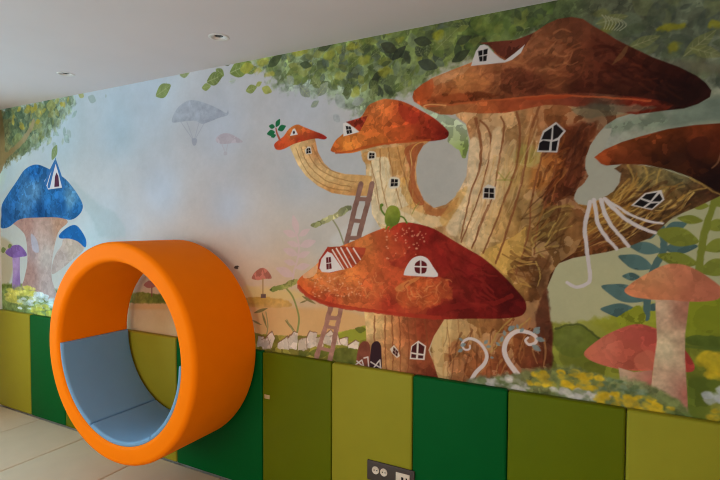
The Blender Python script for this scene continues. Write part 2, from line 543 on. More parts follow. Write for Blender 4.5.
    G = [(92, 106, 56), (106, 118, 60), (76, 86, 56), (122, 126, 64), (82, 94, 80), (112, 124, 96)]
    foliage(cv, [(255, 62), (360, 40), (360, 96), (335, 92), (300, 82), (270, 74)], 150, 10, G, (.45, .85), .3, 6, vein=(140, 148, 96))
    foliage(cv, [(340, 42), (470, 15), (440, 66), (410, 86), (370, 98), (345, 95)], 150, 12, [(80, 92, 44), (90, 102, 48), (64, 72, 44), (108, 112, 48), (52, 58, 44), (98, 108, 80), (74, 82, 66)], (.45, .85), .25, 7, vein=(128, 134, 92))
    foliage(cv, [(460, 22), (560, 0), (545, 20), (490, 44), (455, 60)], 50, 15, [(66, 80, 38), (80, 92, 40), (48, 56, 36), (92, 98, 44)], (.45, .85), .05, 8)
    foliage(cv, [(590, 14), (720, -10), (735, 90), (700, 78), (640, 50)], 60, 22, [(62, 68, 46), (72, 78, 58), (54, 58, 48), (80, 82, 52)], (.35, .7), 0, 9)
    foliage(cv, [(720, -20), (1400, -200), (1400, 100), (900, 110), (735, 100)], 70, 40, [(62, 68, 46), (72, 78, 58), (54, 58, 48), (80, 82, 52)], (.35, .7), 0, 10)
    # dark and yellow leaves picked out
    for a, b, c in (((381, 44), (398, 52), (50, 52, 38)), ((392, 60), (406, 46), (44, 48, 38)), ((414, 40), (432, 43), (46, 50, 36)), ((418, 62), (438, 68), (50, 54, 44)), ((372, 80), (384, 71), (48, 52, 36)), ((452, 62), (470, 50), (44, 48, 34)), ((456, 44), (472, 36), (48, 52, 36)), ((268, 67), (282, 55), (62, 72, 46)), ((300, 64), (312, 66), (60, 70, 46)), ((318, 50), (332, 44), (66, 74, 48)), ((225, 65), (232, 62), (74, 78, 56)), ((405, 52), (410, 64), (56, 60, 44))):
        cv.leaf(a, b, .24, c, .85, None, {'fine': .2})
    for a, b, c in (((207, 82), (223, 75), (92, 106, 52)), ((224, 76), (216, 69), (104, 120, 60)), ((202, 88), (211, 86), (118, 134, 66)), ((230, 73), (252, 63), (104, 122, 54)), ((247, 73), (257, 67), (108, 122, 60)), ((246, 91), (257, 87), (112, 124, 58)), ((256, 86), (262, 82), (138, 144, 70)), ((262, 88), (272, 92), (140, 142, 64)), ((240, 70), (254, 66), (146, 146, 56)), ((279, 80), (281, 75), (110, 118, 98)), ((300, 86), (310, 97), (116, 124, 110)), ((318, 96), (328, 82), (120, 128, 108)), ((311, 107), (319, 101), (126, 134, 120)), ((344, 108), (336, 94), (136, 142, 132)), ((352, 104), (364, 99), (132, 136, 126)), ((340, 122), (333, 114), (146, 148, 146)), ((156, 96), (171, 85), (112, 130, 70)), ((180, 75), (190, 72), (126, 140, 90)), ((229, 82), (236, 80), (160, 168, 164)), ((320, 88), (312, 78), (104, 114, 70)), ((287, 76), (294, 84), (124, 132, 116))):
        cv.leaf(a, b, .3, c, .9, (150, 158, 110) if c[1] > c[0] + 6 else None, {'fine': .2})
    for x, y, rx, ry, c in ((263, 62, 6, 4, (158, 152, 44)), (300, 52, 8, 4, (150, 146, 40)), (258, 70, 4, 3, (164, 154, 50)), (270, 74, 5, 3, (160, 152, 54)), (330, 55, 6, 5, (140, 140, 44)), (352, 47, 7, 4, (146, 142, 36)), (438, 35, 6, 5, (136, 130, 22)), (385, 72, 8, 5, (140, 134, 34)), (365, 60, 6, 5, (134, 132, 40)), (356, 92, 5, 5, (150, 148, 50)), (340, 75, 6, 4, (136, 138, 60)), (400, 40, 5, 3, (128, 126, 36)), (672, 27, 15, 4, (106, 100, 22)), (714, 25, 8, 4, (104, 98, 22)), (674, 46, 6, 6, (98, 92, 24)), (600, 14, 10, 4, (84, 82, 40)), (608, 28, 8, 4, (86, 84, 34))):
        cv.dot(x, y, rx, ry, c, .85 if x > 600 else .6, .012, .015, {'fine': .2})
    # pale line drawings of leaves
    lw = (142, 142, 104)
    for a, b in (((405, 96), (406, 72)), ((436, 50), (458, 28)), ((372, 100), (376, 84))):
        cv.leaf(a, b, .3, (112, 118, 62), .35, lw)
    for a, b in (((628, 48), (660, 36)), ((684, 56), (716, 30)), ((690, 48), (722, 56)), ((596, 24), (628, 16))):
        cv.leaf(a, b, .2, (92, 92, 48), .6, (126, 122, 84))
    for k in range(7):
        cv.stroke([(602 + k * 3.2, 15 + k * .8), (606 + k * 3.4, 21 + k * .7), (604 + k * 2.6, 29 + k * .3)], .002, .002, (128, 126, 100), .8)
    cv.shape([(640, 112), (680, 104), (720, 96), (760, 100), (900, 120), (900, 140), (760, 128), (720, 122), (680, 127), (640, 136), (610, 148), (592, 156), (586, 150), (600, 132)], [(605, 140, (136, 132, 116)), (640, 124, (128, 126, 106)), (690, 116, (92, 98, 82)), (720, 110, (84, 90, 76)), (900, 120, (90, 96, 80))], soft=.03, wash={'fine': .12})
    cv.shape([(612, 122), (632, 117), (660, 112), (668, 120), (650, 128), (630, 131), (608, 132)], (90, 98, 78), alpha=.7, soft=.03, rough=.03, wash={'small': .2})
    cv.shape([(650, 62), (690, 60), (720, 64), (720, 74), (690, 72), (665, 66)], (88, 78, 60), alpha=.5, soft=.03)
    # greenery behind the trunk, left of the big cap
    cv.shape([(418, 104), (432, 112), (448, 116), (462, 122), (468, 132), (466, 158), (458, 150), (448, 142), (446, 132)], [(440, 116, (150, 160, 130)), (458, 135, (142, 150, 100)), (463, 124, (160, 166, 140)), (465, 150, (110, 126, 50))], alpha=.9, rough=.008, wash={'small': .2})
    # ---- meadow on the right
    cv.shape([(545, 332), (570, 322), (600, 318), (640, 306), (690, 296), (760, 288), (1500, 240), (1500, 900), (545, 420)],
             [(570, 335, (128, 124, 46)), (600, 340, (118, 114, 28)), (640, 320, (124, 122, 30)), (700, 320, (104, 106, 20)), (700, 360, (92, 92, 26)), (580, 360, (92, 94, 28)), (900, 330, (100, 104, 30))], rough=.02, soft=.02, wash={'mid': .12, 'fine': .1})
    cv.shape([(556, 338), (566, 330), (580, 324), (590, 322), (600, 328), (610, 338), (600, 345), (575, 346), (560, 346)], [(570, 333, (146, 138, 84)), (595, 335, (120, 118, 40))], alpha=.8, soft=.02, rough=.01)
    cv.shape([(553, 334), (562, 328), (580, 325), (592, 332), (604, 344), (590, 350), (578, 357), (562, 354), (554, 345)], (80, 86, 28), alpha=.85, rough=.006, soft=.008, wash={'fine': .15})
    cv.stroke([(556, 329), (576, 324), (592, 332), (606, 345)], .006, .004, (52, 58, 26), .7, rough=.006)
    cv.shape([(687, 338), (700, 335), (722, 337), (740, 345), (722, 349), (700, 347), (687, 343)], (66, 76, 26), alpha=.85, rough=.006, wash={'fine': .15})
    cv.stroke([(684, 346), (722, 350)], .006, .006, (66, 76, 28), .7)
    cv.shape([(686, 380), (720, 376), (760, 378), (760, 425), (686, 415)], [(700, 395, (70, 80, 24)), (720, 410, (96, 98, 30))], alpha=.8, soft=.02, rough=.01, wash={'mid': .2})
    # ferns
    of = (98, 99, 32)
    teal = (64, 82, 76)
    for a, b, f in (((656, 234), (641, 237), .28), ((664, 231), (687, 223), .26), ((662, 251), (628, 245), .2), ((664, 249), (698, 246), .22), ((653, 268), (618, 256), .22), ((640, 277), (622, 276), .25), ((647, 300), (601, 286), .2), ((640, 312), (600, 309), .2), ((648, 310), (660, 304), .3)):
        cv.leaf(a, b, f, teal, 1, None, {'small': .12})
    cv.stroke([(661, 224), (663, 238), (663, 252), (653, 270), (648, 290), (646, 318)], .012, .014, teal, rough=.004)
    for a, b, f in (((699, 242), (655, 231), .24), ((698, 264), (657, 255), .2), ((703, 221), (677, 218), .2), ((709, 206), (689, 205), .25), ((706, 228), (730, 222), .3), ((704, 250), (735, 240), .25), ((700, 272), (735, 262), .28), ((712, 205), (740, 196), .25), ((720, 290), (740, 280), .3)):
        cv.leaf(a, b, f, of, 1, None, {'small': .1})
    cv.stroke([(716, 194), (710, 215), (703, 240), (699, 272)], .012, .014, of, rough=.004)
    cv.shape([(690, 302), (720, 288), (760, 280), (760, 330), (690, 330)], (106, 108, 20), curve=False, wash={'mid': .1})
    cv.shape([(618, 318), (632, 308), (640, 306), (646, 318), (640, 326), (622, 326)], (112, 112, 24), rough=.01, wash={'small': .15})
    # ---- right mushroom (third)
    cv.shape([(720, 196), (697, 207), (673, 217), (650, 238), (630, 246), (607, 252), (573, 258), (557, 264), (547, 288), (530, 290), (540, 240), (570, 206), (600, 190), (612, 170), (624, 163), (660, 168), (690, 178), (722, 190), (745, 192), (735, 198)],
             [(560, 235, (118, 60, 20)), (560, 258, (60, 28, 16)), (590, 225, (140, 92, 32)), (600, 240, (78, 40, 20)), (620, 205, (134, 92, 36)), (616, 175, (84, 52, 28)), (650, 180, (118, 98, 54)), (640, 225, (62, 36, 20)), (670, 195, (100, 72, 34)), (690, 192, (74, 46, 24)), (715, 192, (54, 30, 18)), (680, 180, (84, 78, 50)), (900, 240, (60, 36, 22))],
             curve=False, wash={'fine': .3, 'small': .15, 'grain': .15})
    for p in ([(628, 165), (633, 178), (628, 190), (614, 200)], [(645, 166), (646, 178), (636, 192), (618, 206)], [(660, 170), (657, 182), (650, 190)], [(690, 178), (704, 186), (720, 194)], [(590, 215), (570, 228), (552, 246)], [(604, 222), (580, 236), (560, 250)], [(620, 214), (596, 238), (570, 250)], [(650, 212), (628, 224), (606, 236)], [(672, 206), (690, 192), (706, 188)], [(612, 206), (590, 222), (566, 232)]):
        cv.stroke(p, .004, .003, (168, 128, 54), .55, rough=.006)
    arm = [(560, 235), (590, 215), (612, 200), (622, 176), (650, 170), (690, 182), (715, 194), (690, 207), (660, 224), (640, 238), (600, 250), (570, 256)]
    hatch(cv, arm, 110, 2.55, .35, 26, [(172, 132, 56), (160, 112, 42), (140, 88, 32), (188, 150, 76)], .0038, 61, .65)
    hatch(cv, arm, 60, 2.6, .35, 24, [(58, 30, 16), (44, 24, 16), (80, 42, 18)], .006, 62, .55)
    cv.shape([(594, 157.5), (598, 153), (606, 149), (622, 142), (640, 136.5), (668, 129), (695, 125), (722, 123), (750, 123.5), (785, 131), (812, 146), (828, 164), (830, 178), (815, 189), (785, 196), (745, 197), (719, 192), (706, 185), (690, 177), (670, 170), (646, 165), (624, 164), (603, 166)],
             [(597, 158, (129, 50, 17)), (625, 148, (116, 50, 19)), (660, 136, (104, 43, 15)), (700, 130, (100, 39, 15)), (630, 160, (70, 28, 13)), (670, 150, (63, 27, 13)), (690, 160, (42, 18, 9)), (715, 180, (29, 14, 9)), (670, 166, (36, 18, 9)), (720, 140, (68, 25, 11)), (820, 170, (32, 16, 9))],
             curve=False, wash={'mid': .22, 'fine': .2})
    cv.shape([(668, 160), (672, 152), (682, 154), (686, 162), (676, 166)], (48, 22, 12), alpha=.8, rough=.008); cv.shape([(688, 148), (694, 138), (706, 138), (710, 150), (700, 158), (690, 156)], (56, 22, 12), alpha=.7, rough=.008)
    cv.stroke([(722, 150), (718, 162), (712, 168)], .004, .003, (110, 70, 44), .7)
    # ---- the great tree trunk, its left arm carries the second mushroom
    trunk = [(360, 150), (366, 166), (366, 180), (371, 196), (372, 214), (379, 226), (392, 240), (430, 300), (436, 330), (430, 350), (438, 388), (551, 392), (552, 350), (552.5, 336), (549, 310), (546, 292), (550, 275), (560, 262), (575, 252), (584, 235), (590, 212), (578, 205), (574, 199), (577, 190), (585, 183), (588.5, 176), (585, 169), (586, 158), (590, 146), (597, 135), (606, 125), (617, 118), (637, 112), (640, 100), (560, 92), (480, 98), (452, 108), (457, 117), (466, 124), (470, 140), (467.5, 164), (466.5, 176), (461, 187), (455, 197), (446, 204.5), (434, 208), (423, 199), (417, 183), (416, 169), (418, 155), (423, 146), (430, 141), (415, 134), (385, 140)]
    cv.shape(trunk, [(364, 156, (176, 136, 82)), (372, 175, (196, 160, 110)), (385, 165, (196, 158, 104)), (400, 160, (172, 108, 54)), (412, 155, (168, 98, 48)), (410, 190, (176, 112, 48)), (384, 200, (192, 152, 96)), (380, 222, (186, 158, 112)), (415, 212, (176, 120, 54)), (440, 214, (166, 104, 50)), (450, 206, (172, 118, 66)),
              (466, 130, (172, 112, 62)), (476, 150, (180, 144, 104)), (470, 190, (180, 152, 116)), (472, 165, (182, 150, 114)), (495, 150, (170, 130, 88)), (490, 190, (172, 142, 98)), (462, 220, (190, 162, 122)), (478, 230, (188, 150, 96)), (500, 222, (172, 126, 66)), (515, 130, (156, 108, 60)), (515, 180, (152, 116, 60)), (525, 160, (152, 110, 46)), (545, 120, (132, 72, 34)), (545, 180, (128, 76, 34)), (570, 130, (112, 56, 26)), (575, 160, (98, 42, 20)), (560, 160, (128, 62, 26)), (600, 122, (78, 46, 28)), (570, 185, (84, 38, 18)), (582, 160, (74, 32, 16)),
              (500, 265, (168, 122, 54)), (520, 240, (146, 102, 46)), (515, 285, (150, 104, 46)), (540, 225, (112, 74, 34)), (556, 240, (96, 62, 30)), (535, 270, (118, 76, 34)), (545, 285, (84, 46, 22)), (535, 305, (112, 66, 30)), (546, 330, (84, 38, 20)), (530, 340, (104, 50, 24)), (510, 340, (126, 64, 28)), (490, 335, (144, 88, 42)), (460, 335, (156, 108, 52)), (445, 330, (168, 128, 70)), (450, 365, (160, 106, 56)), (470, 372, (148, 80, 38)), (500, 372, (128, 58, 28)), (540, 365, (100, 44, 24))],
             curve=False, wash={'small': .09, 'mid': .10, 'streak': .16, 'fine': .16, 'mix': ((196, 164, 120), .28, 'mid')})
    # darker and lighter brush patches on the trunk
    cv.shape([(566, 128), (582, 122), (598, 128), (586, 146), (582, 160), (584, 172), (572, 190), (556, 205), (540, 215), (548, 190), (560, 170), (556, 150)], (78, 34, 17), alpha=.75, rough=.02, soft=.015, wash={'small': .3})
    cv.shape([(540, 160), (556, 156), (566, 165), (556, 180), (540, 190), (528, 186)], (168, 92, 28), alpha=.4, rough=.02, soft=.02, wash={'small': .3})
    cv.shape([(512, 150), (534, 146), (542, 158), (530, 166), (514, 164)], (140, 134, 60), alpha=.45, rough=.02, soft=.02); cv.shape([(498, 172), (512, 174), (510, 184), (498, 184)], (130, 120, 56), alpha=.4, rough=.02, soft=.02)
    cv.shape([(480, 255), (515, 235), (526, 228), (520, 262), (508, 275), (498, 268)], (184, 136, 56), alpha=.65, rough=.008, wash={'small': .12})
    cv.shape([(512, 262), (530, 258), (548, 260), (548, 268), (528, 270), (514, 272)], (84, 48, 22), alpha=.55, rough=.01, wash={'small': .3}); cv.shape([(508, 270), (530, 272), (530, 284), (514, 282)], (106, 58, 24), alpha=.5, rough=.01)
    cv.shape([(508, 200), (530, 202), (548, 212), (530, 226), (512, 222), (505, 210)], (112, 78, 34), alpha=.45, rough=.025, soft=.02, wash={'fine': .3})
    cv.shape([(542, 205), (560, 206), (574, 212), (560, 232), (544, 240), (538, 222)], (98, 78, 38), alpha=.5, rough=.02, soft=.02, wash={'fine': .3})
    cv.shape([(534, 258), (552, 258), (548, 275), (546, 292), (536, 300), (528, 300)], (66, 36, 18), alpha=.5, rough=.02, soft=.015, wash={'fine': .4})
    cv.shape([(548, 290), (550, 310), (553, 336), (551, 372), (542, 352), (536, 320), (540, 300)], (64, 28, 16), alpha=.75, rough=.01, soft=.01, wash={'fine': .3})
    cv.shape([(432, 334), (441, 322), (452, 320), (448, 340), (444, 360), (450, 384), (440, 384), (434, 362)], (196, 158, 96), alpha=.55, rough=.006)
    cv.shape([(400, 205), (420, 212), (438, 216), (448, 222), (432, 228), (415, 222), (402, 222)], (200, 174, 128), alpha=.6, rough=.01, soft=.01)
    cv.shape([(448, 345), (470, 340), (490, 350), (488, 372), (462, 384), (450, 372)], (136, 66, 30), alpha=.5, rough=.02, soft=.015, wash={'small': .3})
    ws = {'fine': .1, 'small': .06}
    cv.shape([(362, 153), (392, 147), (406, 149), (405, 172), (393, 174), (388, 159), (374, 159), (368, 164)], (182, 124, 60), alpha=.75, rough=.008, wash=ws)
    cv.shape([(373, 159), (388, 158), (391, 176), (404, 185), (413, 200), (404, 207), (380, 212), (373, 214), (371, 192), (369, 174)], (198, 176, 136), alpha=.85, rough=.008, soft=.008, wash=ws)
    cv.shape([(398, 180), (408, 178), (414, 190), (420, 202), (410, 206), (402, 192)], (184, 132, 60), alpha=.7, rough=.01, wash=ws)
    cv.shape([(372, 199), (390, 204), (408, 214), (426, 227), (434, 231), (408, 223), (390, 226), (380, 224), (373, 214)], (194, 170, 130), alpha=.85, curve=False, rough=.004, wash=ws)
    cv.shape([(423, 200), (434, 209), (447, 206), (458, 197), (455, 208), (440, 217), (426, 212)], (156, 86, 40), alpha=.8, rough=.008, wash=ws)
    cv.shape([(448, 206), (466, 186), (468, 200), (458, 214), (446, 226), (440, 220)], (186, 136, 62), alpha=.6, rough=.01, soft=.008, wash=ws)
    cv.shape([(470, 140), (478, 140), (479, 168), (470, 194), (460, 224), (456, 236), (446, 228), (460, 205), (468, 186), (469, 160)], (196, 166, 124), alpha=.75, rough=.006, soft=.008, wash=ws)
    cv.shape([(491, 136), (501, 128), (500, 160), (492, 196), (478, 236), (472, 246), (466, 242), (476, 210), (486, 176)], (192, 158, 114), alpha=.7, rough=.006, soft=.008, wash=ws)
    cv.shape([(503, 150), (516, 140), (515, 166), (504, 196), (490, 236), (484, 250), (477, 246), (492, 206), (499, 170)], (178, 142, 92), alpha=.6, rough=.008, soft=.01, wash=ws)
    # bark lines
    br = (114, 62, 32)
    for p, w0, w1 in (([(476, 119), (481, 145), (479, 170), (471, 192), (461, 238)], .010, .004), ([(480, 120), (489, 130), (490.5, 146), (485, 176), (475, 208), (461, 242)], .006, .004), ([(501, 117), (504, 128), (499, 162), (494, 192), (484, 218), (473, 246)], .006, .004), ([(517, 112), (520, 132), (517, 164), (505.5, 196), (497, 220), (483, 253)], .007, .005), ([(540, 105), (531, 130), (526, 160), (519, 192), (510, 222), (496, 263)], .008, .006), ([(544, 150), (537, 176), (531, 206), (528, 236), (515, 276)], .006, .004), ([(556, 160), (550, 190), (538, 225), (534, 255)], .006, .004), ([(488, 205), (480, 225), (472, 248)], .005, .004)):
        cv.stroke(p, w0 * .8, w1 * .8, br, .85, rough=.004)
    for p in ([(380, 150), (381, 180), (388, 210)], [(388, 148), (394, 180), (402, 208)], [(398, 148), (405, 178), (416, 206)], [(370, 160), (376, 185), (380, 210)], [(413, 146), (410, 168), (413, 190), (424, 206)], [(407, 150), (404, 168), (408, 190)]):
        cv.stroke(p, .004, .003, (132, 82, 40), .6, rough=.004)
    cv.shape([(404, 150), (418, 142), (424, 144), (417, 156), (415, 170), (416, 184), (424, 202), (416, 204), (408, 188), (410, 168)], (142, 62, 28), alpha=.7, rough=.006, wash={'fine': .2})
    cv.stroke([(412, 165), (411, 152), (417, 144), (428, 141)], .003, .003, (196, 138, 60), .8)
    for p in ([(548, 236), (556, 222), (566, 214)], [(540, 232), (532, 240), (538, 252), (545, 258)], [(536, 262), (540, 275), (538, 286)], [(545, 245), (556, 232), (572, 226)], [(520, 310), (500, 330), (488, 350)], [(530, 318), (508, 336), (490, 352)]):
        cv.stroke(p, .004, .003, (158, 124, 56), .7, rough=.006)
    for x in (447, 458, 470, 480, 491, 503):
        cv.stroke([(x, 320), (x + 2, 345), (x, 378)], .003, .003, (128, 74, 34), .45, rough=.008)
    tr_r = [(545, 128), (566, 120), (600, 118), (590, 146), (584, 160), (586, 178), (574, 192), (572, 206), (560, 226), (540, 232), (530, 205), (540, 170)]
    hatch(cv, tr_r, 46, 2.2, .5, 26, [(70, 30, 14), (58, 24, 12), (84, 40, 18)], .009, 51, .55)
    hatch(cv, [(545, 128), (566, 124), (572, 160), (560, 200), (540, 225), (530, 200), (540, 165)], 30, 2.3, .6, 16, [(170, 88, 26), (150, 72, 24), (176, 104, 40)], .005, 52, .4)
    hatch(cv, [(570, 130), (600, 120), (588, 146), (582, 172), (572, 200), (566, 190), (572, 160)], 40, 2.1, .4, 18, [(62, 28, 15), (52, 24, 14), (84, 38, 18)], .009, 58, .6)
    hatch(cv, [(505, 196), (545, 190), (575, 206), (586, 214), (560, 255), (540, 285), (530, 262), (520, 222)], 60, 2.5, .5, 22, [(78, 46, 20), (64, 36, 16), (150, 116, 50), (134, 96, 40)], .006, 53, .6)
    hatch(cv, [(466, 122), (500, 118), (540, 112), (536, 160), (516, 210), (490, 250), (470, 238), (448, 226), (470, 190)], 120, 1.85, .18, 34, [(214, 176, 128), (204, 160, 108), (150, 92, 44), (190, 140, 70)], .004, 54, .32)
    hatch(cv, [(366, 156), (416, 146), (414, 185), (425, 206), (440, 215), (420, 226), (384, 222), (370, 190)], 80, 1.6, .2, 24, [(214, 182, 130), (204, 164, 106), (152, 96, 46), (190, 136, 64)], .0035, 55, .36)
    hatch(cv, [(434, 324), (500, 320), (545, 312), (550, 370), (500, 378), (442, 384)], 90, 1.75, .4, 20, [(180, 128, 66), (92, 44, 20), (78, 36, 18), (162, 96, 44)], .0055, 56, .5)
    hatch(cv, [(500, 255), (530, 236), (545, 262), (535, 300), (520, 292), (505, 274)], 34, .4, .8, 16, [(190, 142, 60), (96, 54, 22), (74, 40, 18)], .006, 57, .6)
    # green tufts
    for p in ([(505, 180), (498, 172)], [(505, 180), (510, 172)], [(505, 180), (496, 180)], [(505, 180), (513, 180)], [(415, 208), (420, 202)], [(415, 208), (412, 214)]):
        cv.stroke(p, .003, .002, (124, 116, 44), .7)
    # ---- hair-like white roots and their pale hollow
    cv.shape([(594, 157.3), (604, 150), (612, 128), (604, 129), (597, 136), (590, 146), (586, 157), (585, 169), (588.6, 175.6), (585, 182.5), (577, 189.4), (574, 198.6), (578, 204), (587, 205.5), (601, 199), (613, 192), (620, 182.5), (620.7, 173.4), (613, 168), (601, 164)], [(600, 140, (136, 130, 112)), (600, 180, (138, 132, 114))], curve=False, rough=.004)
    wl = (168, 154, 146)
    for p, w in (([(590, 202), (585, 227), (587.5, 253), (590, 278), (586, 284.5), (576, 287), (567, 282.5)], .009), ([(594, 200), (598, 223), (606, 237), (617, 249)], .009), ([(601, 200), (606, 216), (615, 230), (629, 246)], .009), ([(604.7, 199), (619.6, 214), (635.6, 225), (655, 233)], .009), ([(606, 199), (629, 213.8), (647, 220.6), (663, 223.5)], .006)):
        cv.stroke(p, w, w * .8, wl, rough=.003)
    # ---- great cap
    cv.shape([(425, 108.5), (440, 114.5), (452, 115), (462, 112), (480, 113.5), (505, 113), (528, 108.5), (545, 105), (560, 105), (600, 110), (636, 114.5), (666, 110.5), (690, 106), (670, 98), (600, 92), (540, 92), (470, 97), (430, 103)],
             [(430, 107, (128, 72, 38)), (455, 110, (158, 92, 46)), (470, 105, (150, 82, 40)), (485, 109, (160, 72, 30)), (510, 106, (152, 62, 28)), (540, 102, (124, 52, 26)), (580, 102, (98, 40, 24)), (640, 104, (96, 26, 14)), (600, 110, (80, 58, 42)), (660, 108, (72, 24, 14))], curve=False, wash={'small': .15, 'fine': .15})
    cv.shape([(572, 108), (600, 104), (650, 106), (652, 109), (620, 114), (586, 118)], (88, 92, 70), alpha=.5, rough=.01, soft=.01, wash={'small': .3})
    cap = [(425, 108.5), (414, 101.5), (412.5, 97), (414, 91), (423, 83.5), (434, 77.5), (452, 70), (469, 63.5), (490, 54), (512, 44), (535, 32), (547, 24), (558, 19), (571, 17), (583, 19), (594, 26.5), (606, 33), (617, 40), (627, 45), (652, 57), (679, 67), (697, 76), (706, 83), (711.5, 90.5), (710, 97), (698, 104), (684, 108.5), (666, 110.5), (674, 105), (665, 101), (630, 96.5), (590, 93), (560, 93.5), (526, 97), (480, 101), (446, 104.5), (430, 106)]
    cv.shape(cap, [(418, 97, (166, 68, 26)), (430, 88, (166, 82, 38)), (445, 78, (156, 96, 56)), (460, 80, (176, 108, 54)), (450, 92, (152, 74, 28)), (478, 72, (156, 90, 48)), (480, 88, (158, 82, 40)), (470, 97, (112, 48, 20)), (500, 78, (134, 74, 40)), (510, 92, (96, 46, 24)), (520, 80, (82, 38, 22)), (535, 90, (88, 38, 22)), (520, 65, (130, 74, 40)), (545, 65, (116, 66, 36)), (530, 48, (126, 72, 42)), (560, 40, (116, 66, 38)), (555, 85, (106, 54, 28)), (575, 25, (80, 40, 24)), (580, 60, (92, 44, 24)), (600, 50, (72, 31, 19)), (610, 70, (70, 29, 17)), (580, 88, (66, 26, 15)), (620, 88, (46, 20, 12)), (640, 70, (58, 23, 14)), (660, 85, (36, 15, 11)), (690, 90, (26, 12, 10)), (705, 92, (30, 13, 10)), (680, 75, (46, 18, 12))],
             curve=False, wash={'small': .12, 'mid': .14, 'fine': .18})
    hatch(cv, [(424, 97), (450, 84), (480, 72), (520, 50), (556, 28), (580, 30), (590, 60), (570, 86), (520, 92), (470, 97)], 110, -.35, .6, 20, [(168, 100, 56), (150, 82, 42), (96, 42, 20), (110, 54, 28)], .006, 66, .4, .5)
    hatch(cv, [(590, 34), (640, 58), (690, 80), (704, 94), (680, 104), (620, 92), (585, 88)], 60, .35, .4, 24, [(44, 16, 10), (32, 12, 9), (86, 34, 18)], .008, 67, .45, .4)
    cv.shape([(655, 88), (670, 80), (690, 84), (700, 94), (690, 103), (668, 106), (656, 98)], (26, 12, 9), alpha=.6, rough=.01, soft=.01)
    cv.shape([(500, 78), (512, 66), (530, 70), (545, 84), (560, 92), (530, 94), (505, 92)], (74, 32, 18), alpha=.6, rough=.02, soft=.012, wash={'small': .3})
    cv.shape([(455, 82), (475, 74), (490, 82), (480, 92), (462, 92)], (190, 112, 52), alpha=.4, rough=.02, soft=.012)
    cv.shape([(425, 97), (450, 94), (480, 92), (500, 96), (470, 101), (440, 103)], (102, 40, 16), alpha=.6, rough=.015, soft=.01, wash={'small': .3})
    cv.shape([(528, 60), (546, 54), (558, 58), (545, 66), (530, 68)], (82, 40, 22), alpha=.5, rough=.012, soft=.008)
    cv.shape([(431, 79), (452, 71), (470, 66), (462, 74), (446, 82), (434, 86)], (170, 116, 72), alpha=.55, rough=.008, wash={'small': .1})
    cv.shape([(433, 79), (428, 81.5), (423, 84.5), (417, 90), (414.5, 97), (420, 102), (430, 98), (433, 88)], (164, 62, 22), alpha=.6, rough=.006)
    cv.shape([(612, 64), (622, 50), (628, 46), (624, 56), (616, 62)], (98, 66, 36), alpha=.6, rough=.006)
    cv.stroke([(425, 106.5), (446, 105), (480, 101.5), (526, 97.5), (560, 95.5), (600, 97), (650, 101)], .005, .004, (170, 72, 30), .7, rough=.004)
    cv.stroke([(426, 108.5), (424, 106), (432, 104.5), (446, 105.5)], .004, .003, (196, 132, 72), .85)
    cv.shape([(526, 98), (560, 95), (572, 96), (560, 98.5), (530, 100)], (146, 50, 18), alpha=.7, rough=.004)
    # roof window of the great cap
    cv.shape([(479, 43), (501, 41), (515, 40), (533, 33.5), (526, 45), (520, 53), (508, 60), (498, 55), (488, 45)], (80, 36, 24), curve=False, wash={'small': .2})
    cv.shape([(471, 66), (473.5, 58), (476, 51), (480, 45.5), (484, 44.5), (488, 46), (494, 53), (500, 58), (505, 60.5), (515, 53), (525, 44.5), (521, 53), (512, 60), (505, 62.5), (491, 64)], (168, 158, 150), curve=False)
    panes(cv, [(479.5, 62), (486.5, 61.5), (488.5, 48), (477.5, 51)], (20, 17, 17), gap=.16)
    # ---- second cap
    cv.shape([(331, 151), (332, 147), (336, 140), (343, 134), (352, 124), (362, 116), (368, 106), (375, 102), (384, 99), (392, 99.5), (401, 101), (411, 105), (420, 110), (434, 118), (446, 128.5), (449, 134), (445, 139), (430, 141.3), (418, 140.5), (402, 143), (388, 144), (368, 148.5), (352, 153), (338, 153)],
             [(335, 150, (184, 90, 28)), (345, 145, (202, 114, 36)), (355, 140, (200, 106, 36)), (372, 130, (198, 92, 32)), (385, 112, (196, 94, 36)), (378, 105, (188, 98, 44)), (400, 112, (180, 66, 26)), (415, 118, (166, 48, 22)), (395, 130, (190, 78, 28)), (378, 144, (196, 98, 30)), (410, 134, (174, 66, 24)), (430, 128, (130, 32, 16)), (443, 134, (98, 20, 14)), (425, 137, (140, 40, 18)), (335, 152, (156, 56, 20))],
             curve=True, n=3, wash={'small': .14, 'mid': .14, 'fine': .1})
    cv.shape([(398, 104), (410, 108), (422, 116), (414, 124), (402, 118)], (140, 34, 18), alpha=.6, rough=.01, wash={'small': .2})
    cv.stroke([(336, 153), (352, 151), (370, 146), (400, 142), (430, 140)], .006, .006, (164, 62, 20), .7, rough=.004)
    cv.shape([(346, 122), (358, 118.5), (368, 115.5), (364, 124), (360, 131.5), (354, 127)], (132, 40, 22), curve=False, wash={'small': .25})
    cv.shape([(343, 123.5), (346, 122.5), (354, 127.5), (359.5, 132), (343.5, 136.5)], (190, 182, 172), curve=False)
    panes(cv, [(347, 134.5), (352.5, 133), (351, 126.5), (345.5, 125.5)], (30, 24, 24))
    # ---- little curved mushroom on the left arm
    cv.shape([(289, 145), (293, 154), (298, 165), (306, 176), (318, 186), (332, 193), (348, 195.5), (366, 196), (372, 196), (372, 176), (362, 175), (345, 174), (332, 170.5), (324, 163), (318, 152), (315, 138), (300, 140)],
             [(296, 150, (204, 168, 110)), (308, 150, (196, 150, 92)), (316, 150, (168, 102, 54)), (302, 165, (206, 172, 116)), (315, 172, (198, 158, 100)), (330, 180, (196, 156, 96)), (330, 191, (190, 122, 58)), (350, 185, (190, 146, 86)), (355, 194, (176, 110, 54)), (366, 186, (180, 134, 74))],
             curve=False, wash={'fine': .12, 'small': .06})
